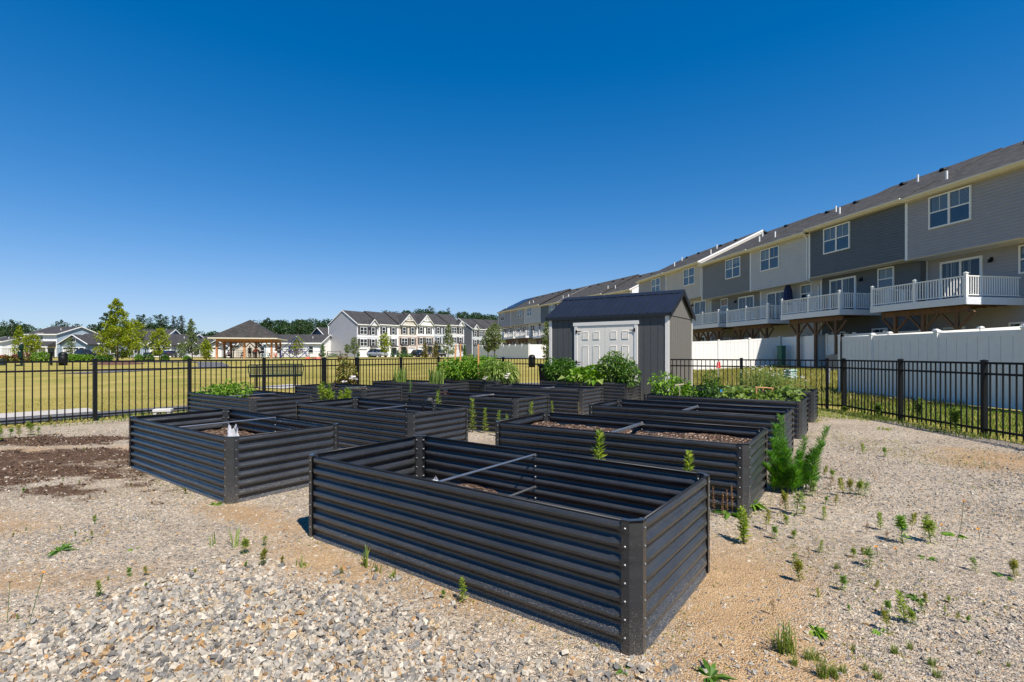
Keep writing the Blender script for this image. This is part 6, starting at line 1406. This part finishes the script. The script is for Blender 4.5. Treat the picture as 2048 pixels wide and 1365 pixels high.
person('small person in black sitting beside the middle front post', 487.5, 70.2, .2, 'sit', cl('black', (.012, .012, .014)), cl('dark', (.05, .03, .03)), .85)
person('person in a pale top and coral shorts sitting at the right end of the pavilion', 550, 70.0, .6, 'sit', cl('pale', (.66, .58, .56)), cl('coral', (.7, .2, .13)), .95)

# bench behind the fence
p0 = at(553, 19.6); t = thing('park_bench', 'green coated steel mesh bench standing behind the fence', 'bench', (p0.x, p0.y, gz(p0.x, p0.y)+.02), math.atan2(DL.y, DL.x)-.45)
def meshpanel(b, x0, x1, p, q, n, m):                 # expanded-metal panel between two lines p and q in yz
    for i in range(n+1): x = x0+(x1-x0)*i/n; b.bar((x, *p), (x, *q), .022, .012)
    for j in range(m+1): y = p[0]+(q[0]-p[0])*j/m; z = p[1]+(q[1]-p[1])*j/m; b.bar((x0, y, z), (x1, y, z), .016, .018)
b = MB(); meshpanel(b, -.9, .9, (-.02, .50), (.12, .86), 34, 7); b.tube([(-.93, -.03, .49), (.93, -.03, .49)], .022, 6); b.tube([(-.95, .13, .88), (.95, .13, .88)], .022, 6); b.tube([(-.95, .13, .88), (-.97, .06, .7), (-.93, -.03, .49)], .02, 6); b.tube([(.95, .13, .88), (.97, .06, .7), (.93, -.03, .49)], .02, 6); b.build('backrest', GREENP, t)
b = MB(); meshpanel(b, -.92, .92, (.02, .44), (.46, .45), 34, 8); b.tube([(-.94, .47, .44), (.94, .47, .44)], .025, 6); b.tube([(-.94, .0, .43), (.94, .0, .43)], .025, 6); b.build('seat', GREENP, t)
for s in (-1, 1):
    b = MB(); b.tube([(s*.68, .24, .0), (s*.68, .24, .42)], .035, 8); b.tube([(s*.68, .45, .40), (s*.68, .0, .40), (s*.68, -.05, .5), (s*.68, .11, .86)], .03, 6); b.build('leg', BLACK, t)
# posts, bins
c = at(43, 42.5); t = thing('pet_waste_station', 'dark green pet waste station post with a box, behind the left fence', 'waste station', c, .15)
b = MB(); b.box(-.07, -.05, 0, .07, .05, 1.86); b.build('post', GREENP, t); b = MB(); b.box(-.16, -.20, .72, .16, -.052, 1.22); b.build('bin_box', GREENP, t, bevel=.02); b = MB(); b.box(-.13, -.14, 1.42, .19, -.052, 1.75); b.build('dispenser', GREENP, t, bevel=.02); b = MB(); b.box(-.42, -.1, -.02, -.1, .3, .12); b.build('base_box', GREENP, t)
c = at(102.5, 44); t = thing('black_bollard', 'slim black post with a small head, left of the domed bin', 'post', c); b = MB(); b.box(-.06, -.06, 0, .06, .06, 1.02); b.build('post', BLACK, t); b = MB(); b.box(-.10, -.10, 1.02, .10, .08, 1.16); b.box(-.13, -.05, .3, -.07, .05, .75); b.build('head', BLACK, t)
c = at(126, 44); t = thing('litter_bin', 'black domed litter bin beside the park path, left of the tallest young tree', 'litter bin', c)
b = MB(); b.lathe([(0, 0), (.30, 0), (.33, .78), (.31, .80)], n=18); b.build('body', BLACK, t, smooth=True); b = MB(); b.lathe([(.335, .805), (.335, .93), (.27, 1.08), (.13, 1.16), (0, 1.17)], n=18); b.build('dome_lid', BLACK, t, smooth=True); 
c = at(1, 44); b = MB(); b.lathe([(0, 0), (.33, 0), (.35, .55), (0, .56)], n=14); tag(b.build('tree_planter', TBL, loc=c), 'low dark planter cut by the left edge behind the fence', 'planter')
# street lamp
c = at(143.5, 100); t = thing('street_lamp', 'black street lamp post in front of the blue bungalow roof', 'street lamp', c); b = MB(); b.tube([(0, 0, 0), (0, 0, 2.9), (0, 0, 3.1)], [.09, .06, .05], 8); b.build('post', BLACK, t); b = MB(); b.lathe([(.05, 3.1), (.2, 3.2), (.26, 3.5), (.1, 3.66), (.03, 3.85), (0, 3.86)], n=10); b.build('lantern', BLACK, t)
c = at(444.5, 90); t = thing('sign_post', 'thin dark sign post inside the pavilion view, left side', 'sign', c); b = MB(); b.tube([(0, 0, 0), (0, 0, 2.1)], .04, 6); b.build('post', BLACK, t); b = MB(); b.box(-.28, -.03, 1.35, .28, .03, 2.2); b.build('sign_board', METERG, t)
# climbing net
BLUE = M('blue_coated_tube', (.018, .03, .13), .4, .1)
c = at(590, 74); t = thing('climbing_net', 'blue pyramid climbing net frame in the playground', 'climbing frame', c, .25)
A = Vector((.2, 0, 3.15)); base = [Vector((2.0*math.cos(k), 2.0*math.sin(k), 0)) for k in (.4, 1.97, 3.54, 5.11)]; mid = [Vector((2.05*math.cos(k), 2.05*math.sin(k), 1.35)) for k in (-.3, 1.27, 2.84, 4.41)]
b = MB()
for m_ in mid: b.tube([A, m_], .05, 6)
for i in range(4): b.tube([mid[i], base[i]], .05, 6); b.tube([mid[i], base[i-1]], .05, 6); b.tube([mid[i], mid[i-1]], .045, 6)
b.build('frame', BLUE, t); b = MB(); b.lathe([(0, .1), (.1, .05), (.1, -.05), (0, -.1)], (A.x, A.y, A.z), 8)
for m_ in mid: b.lathe([(0, .1), (.1, .05), (.1, -.05), (0, -.1)], (m_.x, m_.y, m_.z), 8)
b.build('node_ball', PGREEN, t); b = MB(); co = Vector((0, 0, .9))
for i in range(4):
    for f in (.25, .5, .75): b.tube([mid[i].lerp(A, f), mid[i-1].lerp(A, f)], .014, 4, False); b.tube([mid[i].lerp(base[i], f), mid[i-1].lerp(base[i-1], f)], .014, 4, False); b.tube([mid[i].lerp(mid[i-1], f), co], .014, 4, False); b.tube([base[i].lerp(mid[i], f), co], .014, 4, False)
b.build('rope_net', M('purple_rope', (.16, .09, .20), .8), t)
c = at(668, 76); t = thing('play_goal', 'thin dark metal goal frame beside the grey gable end', 'goal', c, .1); b = MB()
for s in (-1, 1): b.tube([(s*.97, 0, 0), (s*.97, 0, 1.05)], .035, 6); b.tube([(s*.97, 0, 1.05), (s*.97, .7, 0)], .03, 6)
b.tube([(-.97, 0, 1.05), (.97, 0, 1.05)], .035, 6); b.build('frame', TBL, t); b = MB()
for i in range(1, 8): b.tube([(-.97+1.94*i/8, 0, 1.05), (-.97+1.94*i/8, .7, 0)], .008, 4)
b.build('net', TBL, t)
for i, (px, lab) in enumerate(((616, 'orange play cube under the climbing net, left'), (628, 'brown play cube under the climbing net, middle'), (637, 'coral play cube under the climbing net, right'))):
    c = at(px, 64); b = MB(); b.box(-.24, -.2, 0, .24, .2, .36); tag(b.build('play_cube', M('play_orange%d' % i, ((.62, .16, .07), (.3, .13, .06), (.66, .22, .16))[i], .6), loc=c, bevel=.03), lab, 'play block', 'play blocks')
# low black fence across the park
def low_fence(label, p, q, h, n, posts=8):
    P, Q = Vector((*p, 0)), Vector((*q, 0)); t = thing('park_fence', label, 'fence', (P.x, P.y, 0), 0, 'thin fences across the park'); 
    def g(f): e = P.lerp(Q, f); return Vector((e.x-P.x, e.y-P.y, gz(e.x, e.y)))
    b = MB()
    for z in (h, h*.08): b.bar(g(0)+Vector((0, 0, z)), g(1)+Vector((0, 0, z)), .05, .05)
    r = b.build('rail', TBL, t); b = MB()
    for i in range(n): e = g(i/n); b.box(e.x-.012, e.y-.012, e.z, e.x+.012, e.y+.012, e.z+h)
    b.build('wire_pickets', TBL, t)
    for i in range(posts+1): e = g(i/posts); b = MB(); b.box(e.x-.05, e.y-.05, e.z, e.x+.05, e.y+.05, e.z+h+.1); b.build('post', TBL, t)
low_fence('thin black dog-park fence in front of the left houses', (-80, 78), (-45, 82), 1.45, 120); low_fence('thin black fence continuing before the truss-gable bungalow', (-45, 82), (-47, 64) if False else (-36, 96), 1.2, 60, 5)
# shrubs
def shrub(px, Y, w, h, leaf, lab, fl=None, grp='shrubs across the park lawn'):
    c = at(px, Y); t = thing('shrub', lab, 'shrub', c, 0, grp); W = w/F*Y/2
    bush(t, [(0, 0, h*.45, W, W*.8, h*.5), (W*.4, .1, h*.4, W*.6, W*.6, h*.45)], leaf, 380, .20, .13, 3)
    if fl: flowers(t, [(random.uniform(-.8, .8)*W, random.uniform(-.8, .1)*W, h*random.uniform(.45, 1.0)) for i in range(26)], .09, fl, 'blossoms', 5)
for i, (px, w, h, m, fl, lab) in enumerate([(9, 17, .75, REDL, PETR, 'coral rose bush at the left edge of the park'), (32, 16, .8, REDL, PETR, 'coral rose bush left of the green post'), (55, 18, .95, REDL, PETR, 'coral rose bush right of the green post'), (74, 20, 1.1, GR1, None, 'big green shrub left of the black post'), (88, 18, 1.15, GR1, None, 'big green shrub behind the black post'),
  (139, 18, .85, GR1, None, 'green shrub right of the domed bin'), (152, 16, .8, GR1, None, 'low green shrub before the parked black car, left'), (165, 16, .75, GR1, None, 'low green shrub before the parked black car, middle'), (178, 16, .75, GR1, None, 'low green shrub before the parked black car, right'), (200, 14, .7, GR2, None, 'dark low shrub left of the tallest young tree'), (216, 14, .75, GR2, None, 'dark low shrub beside the tallest young tree'),
  (278, 12, .8, GR1, None, 'green shrub under the shuttered window'), (297, 18, .8, GR2, None, 'dark shrub before the dark parked car'), (329, 14, .7, GR2, None, 'dark low shrub under the truss-gable tree'), (374, 12, .6, GR1, None, 'low green shrub before the brick-based bungalow')]):
    shrub(px, 56, w, h, m, lab, fl)
for (px, Y, w, lab) in ((196, 108, 8, 'yellow flowering shrub at the blue garage corner'), (212, 108, 14, 'yellow-orange flower bed along the pale blue bungalow')): shrub(px, Y, w, .7, GR3, lab, PETO, 'flowers at the houses')
for (px, w, lab) in ((660, 30, 'low green hedge shrub at the foot of the grey gable end'), (803, 20, 'rounded shrub under the tan brick house windows'), (818, 14, 'small rounded shrub right of the tan brick door'), (745, 12, 'low shrub left of the silver car')): shrub(px, 104, w, .9, GR2, lab, None, 'shrubs at the white row')

# cars
TYRE = M('tyre_rubber', (.012, .012, .012), .85); RIM = M('alloy_rim', (.45, .45, .46), .35, metal=.6); LAMPR = M('tail_lamp', (.35, .02, .02), .3); LAMPW = M('head_lamp', (.75, .75, .75), .15)
def car(label, px, Y, rz, paint, suv=True):
    c = at(px, Y); t = thing('parked_car', label, 'car', c, rz, 'parked cars'); L_, W, H = 4.6, 1.85, (1.68 if suv else 1.45)
    sec = [(-2.3, .45, .80), (-2.2, .32, .98), (-1.2, .28, 1.02), (.0, .27, 1.04), (1.3, .28, 1.06), (2.15, .32, 1.05), (2.3, .48, .85)]
    b = MB(); vs = []; fs = []
    for x, zb, zt in sec:
        wi = W/2*(1-.10*(abs(x)/2.3)**4)
        vs += [(x, -wi*.94, zb), (x, -wi, (zb+zt)/2), (x, -wi*.93, zt), (x, wi*.93, zt), (x, wi, (zb+zt)/2), (x, wi*.94, zb)]
    for i in range(len(sec)-1):
        for k in range(6): fs.append((i*6+k, i*6+(k+1) % 6, (i+1)*6+(k+1) % 6, (i+1)*6+k))
    fs += [(5, 4, 3, 2, 1, 0), tuple(36+k for k in range(6))]; b.add(vs, fs)
    cab = [(-1.05, 1.0, .83), (-.35, H-.02, .68), (1.35 if suv else .9, H, .67), (2.12 if suv else 1.6, 1.03, .80)]
    vs = [(x, s*w_, z) for x, z, w_ in cab for s in (-1, 1)]; b.add(vs, [(2, 3, 5, 4)]); b.build('body', paint, t, smooth=False, bevel=.05)
    g = MB(); g.add(vs, [(0, 2, 4, 6), (1, 7, 5, 3), (0, 1, 3, 2), (4, 5, 7, 6)]); g.build('glazing', GLASSD, t)
    g = MB()
    for x, z, w_ in ((.45, H-.02, .685),): 
        for s in (-1, 1): g.bar((x+.05, s*.82, 1.02), (x-.02, s*.675, H-.02), .07, .03)
    g.build('door_pillar', paint, t)
    for x in (-1.42, 1.42):
        for s in (-1, 1):
            g = MB(); g.tube([(x, s*.72, .34), (x, s*.93, .34)], .34, 16); w_ = g.build('wheel', TYRE, t); g = MB(); g.tube([(x, s*.931, .34), (x, s*.945, .34)], .22, 12); g.build('rim', RIM, w_)
    for s in (-1, 1):
        g = MB(); g.box(-2.27, s*.62-.2, .70, -2.19, s*.62+.2, .86); g.build('headlight', LAMPW, t); g = MB(); g.box(2.2, s*.68-.13, .75, 2.28, s*.68+.13, 1.0); g.build('tail_light', LAMPR, t); g = MB(); g.box(-.75, s*.93-.1, 1.0, -.6, s*.93+.1, 1.14); g.build('door_mirror', paint, t)
CARP = lambda n, c: M('car_paint_'+n, c, .22, .05, 3, spec=.7)
car('silver grey SUV parked before the pale grey end town house', 755, 104, 2.62, CARP('silver', (.33, .34, .36)))
car('black SUV parked in front of the white garage of the blue bungalow', 169.5, 104, 2.75, CARP('black', (.012, .013, .017)))
car('dark blue-black car facing us before the truss-gable garage', 340, 110, 1.9, CARP('blue', (.015, .02, .04)), False)
car('dark low car half hidden by shrubs left of the truss-gable garage', 315, 104, .2, CARP('charcoal', (.02, .02, .022)), False)
car('dark car hidden behind the left bronze conifer', 837, 112, 2.2, CARP('black', (.012, .013, .017)))
car('dark car behind the right bronze conifer', 880, 120, 2.0, CARP('charcoal', (.02, .02, .022)))

# ------------------------------------------------------------------ camera and light
cam = bpy.data.cameras.new('camera'); co = bpy.data.objects.new('camera', cam); COL.objects.link(co)
co.location = (0, 0, CAMZ); co.rotation_euler = (R(90), 0, 0)
cam.sensor_width = 36; cam.lens = 36*F/2048; cam.shift_y = (HZ-682.5)/2048; cam.clip_end = 5000; cam.clip_start = .05
sc.camera = co
S = Vector((.245, -.36, .61)).normalized()
ld = bpy.data.lights.new('sun', 'SUN'); ld.energy = 4.4; ld.angle = R(.53); ld.color = (1, .955, .88)
lo = bpy.data.objects.new('sun', ld); COL.objects.link(lo); lo.rotation_euler = S.to_track_quat('Z', 'Y').to_euler()
w = bpy.data.worlds.new('World'); sc.world = w; w.use_nodes = True; nt = w.node_tree
sky = nt.nodes.new('ShaderNodeTexSky'); sky.sky_type = 'NISHITA'; sky.sun_disc = False
sky.sun_elevation = math.asin(S.z); sky.sun_rotation = math.atan2(S.x, S.y); sky.air_density = 1.0; sky.dust_density = .0; sky.ozone_density = 3.0
hs = nt.nodes.new('ShaderNodeHueSaturation'); hs.inputs['Hue'].default_value = .507; hs.inputs['Saturation'].default_value = 1.445; hs.inputs['Value'].default_value = 1.0
nt.links.new(sky.outputs[0], hs.inputs['Color']); bg = nt.nodes['Background']; bg.inputs['Strength'].default_value = .10
# bright horizon toned down in colour: soft shoulder per channel, c/(1+kc)
m1 = nt.nodes.new('ShaderNodeVectorMath'); m1.operation = 'MULTIPLY'; kk = .1*2**.66; m1.inputs[1].default_value = (1.1*kk, .76*kk, .38*kk)
m2 = nt.nodes.new('ShaderNodeVectorMath'); m2.operation = 'ADD'; m2.inputs[1].default_value = (1, 1, 1)
m3 = nt.nodes.new('ShaderNodeVectorMath'); m3.operation = 'DIVIDE'
nt.links.new(hs.outputs[0], m1.inputs[0]); nt.links.new(m1.outputs[0], m2.inputs[0]); nt.links.new(hs.outputs[0], m3.inputs[0]); nt.links.new(m2.outputs[0], m3.inputs[1])
nt.links.new(m3.outputs[0], bg.inputs['Color'])
sc.view_settings.view_transform = 'Standard'; sc.view_settings.look = 'None'; sc.view_settings.exposure = 0.72; sc.view_settings.gamma = 1
sc.render.engine = 'CYCLES'; sc.cycles.max_bounces = 6; sc.cycles.use_denoising = True
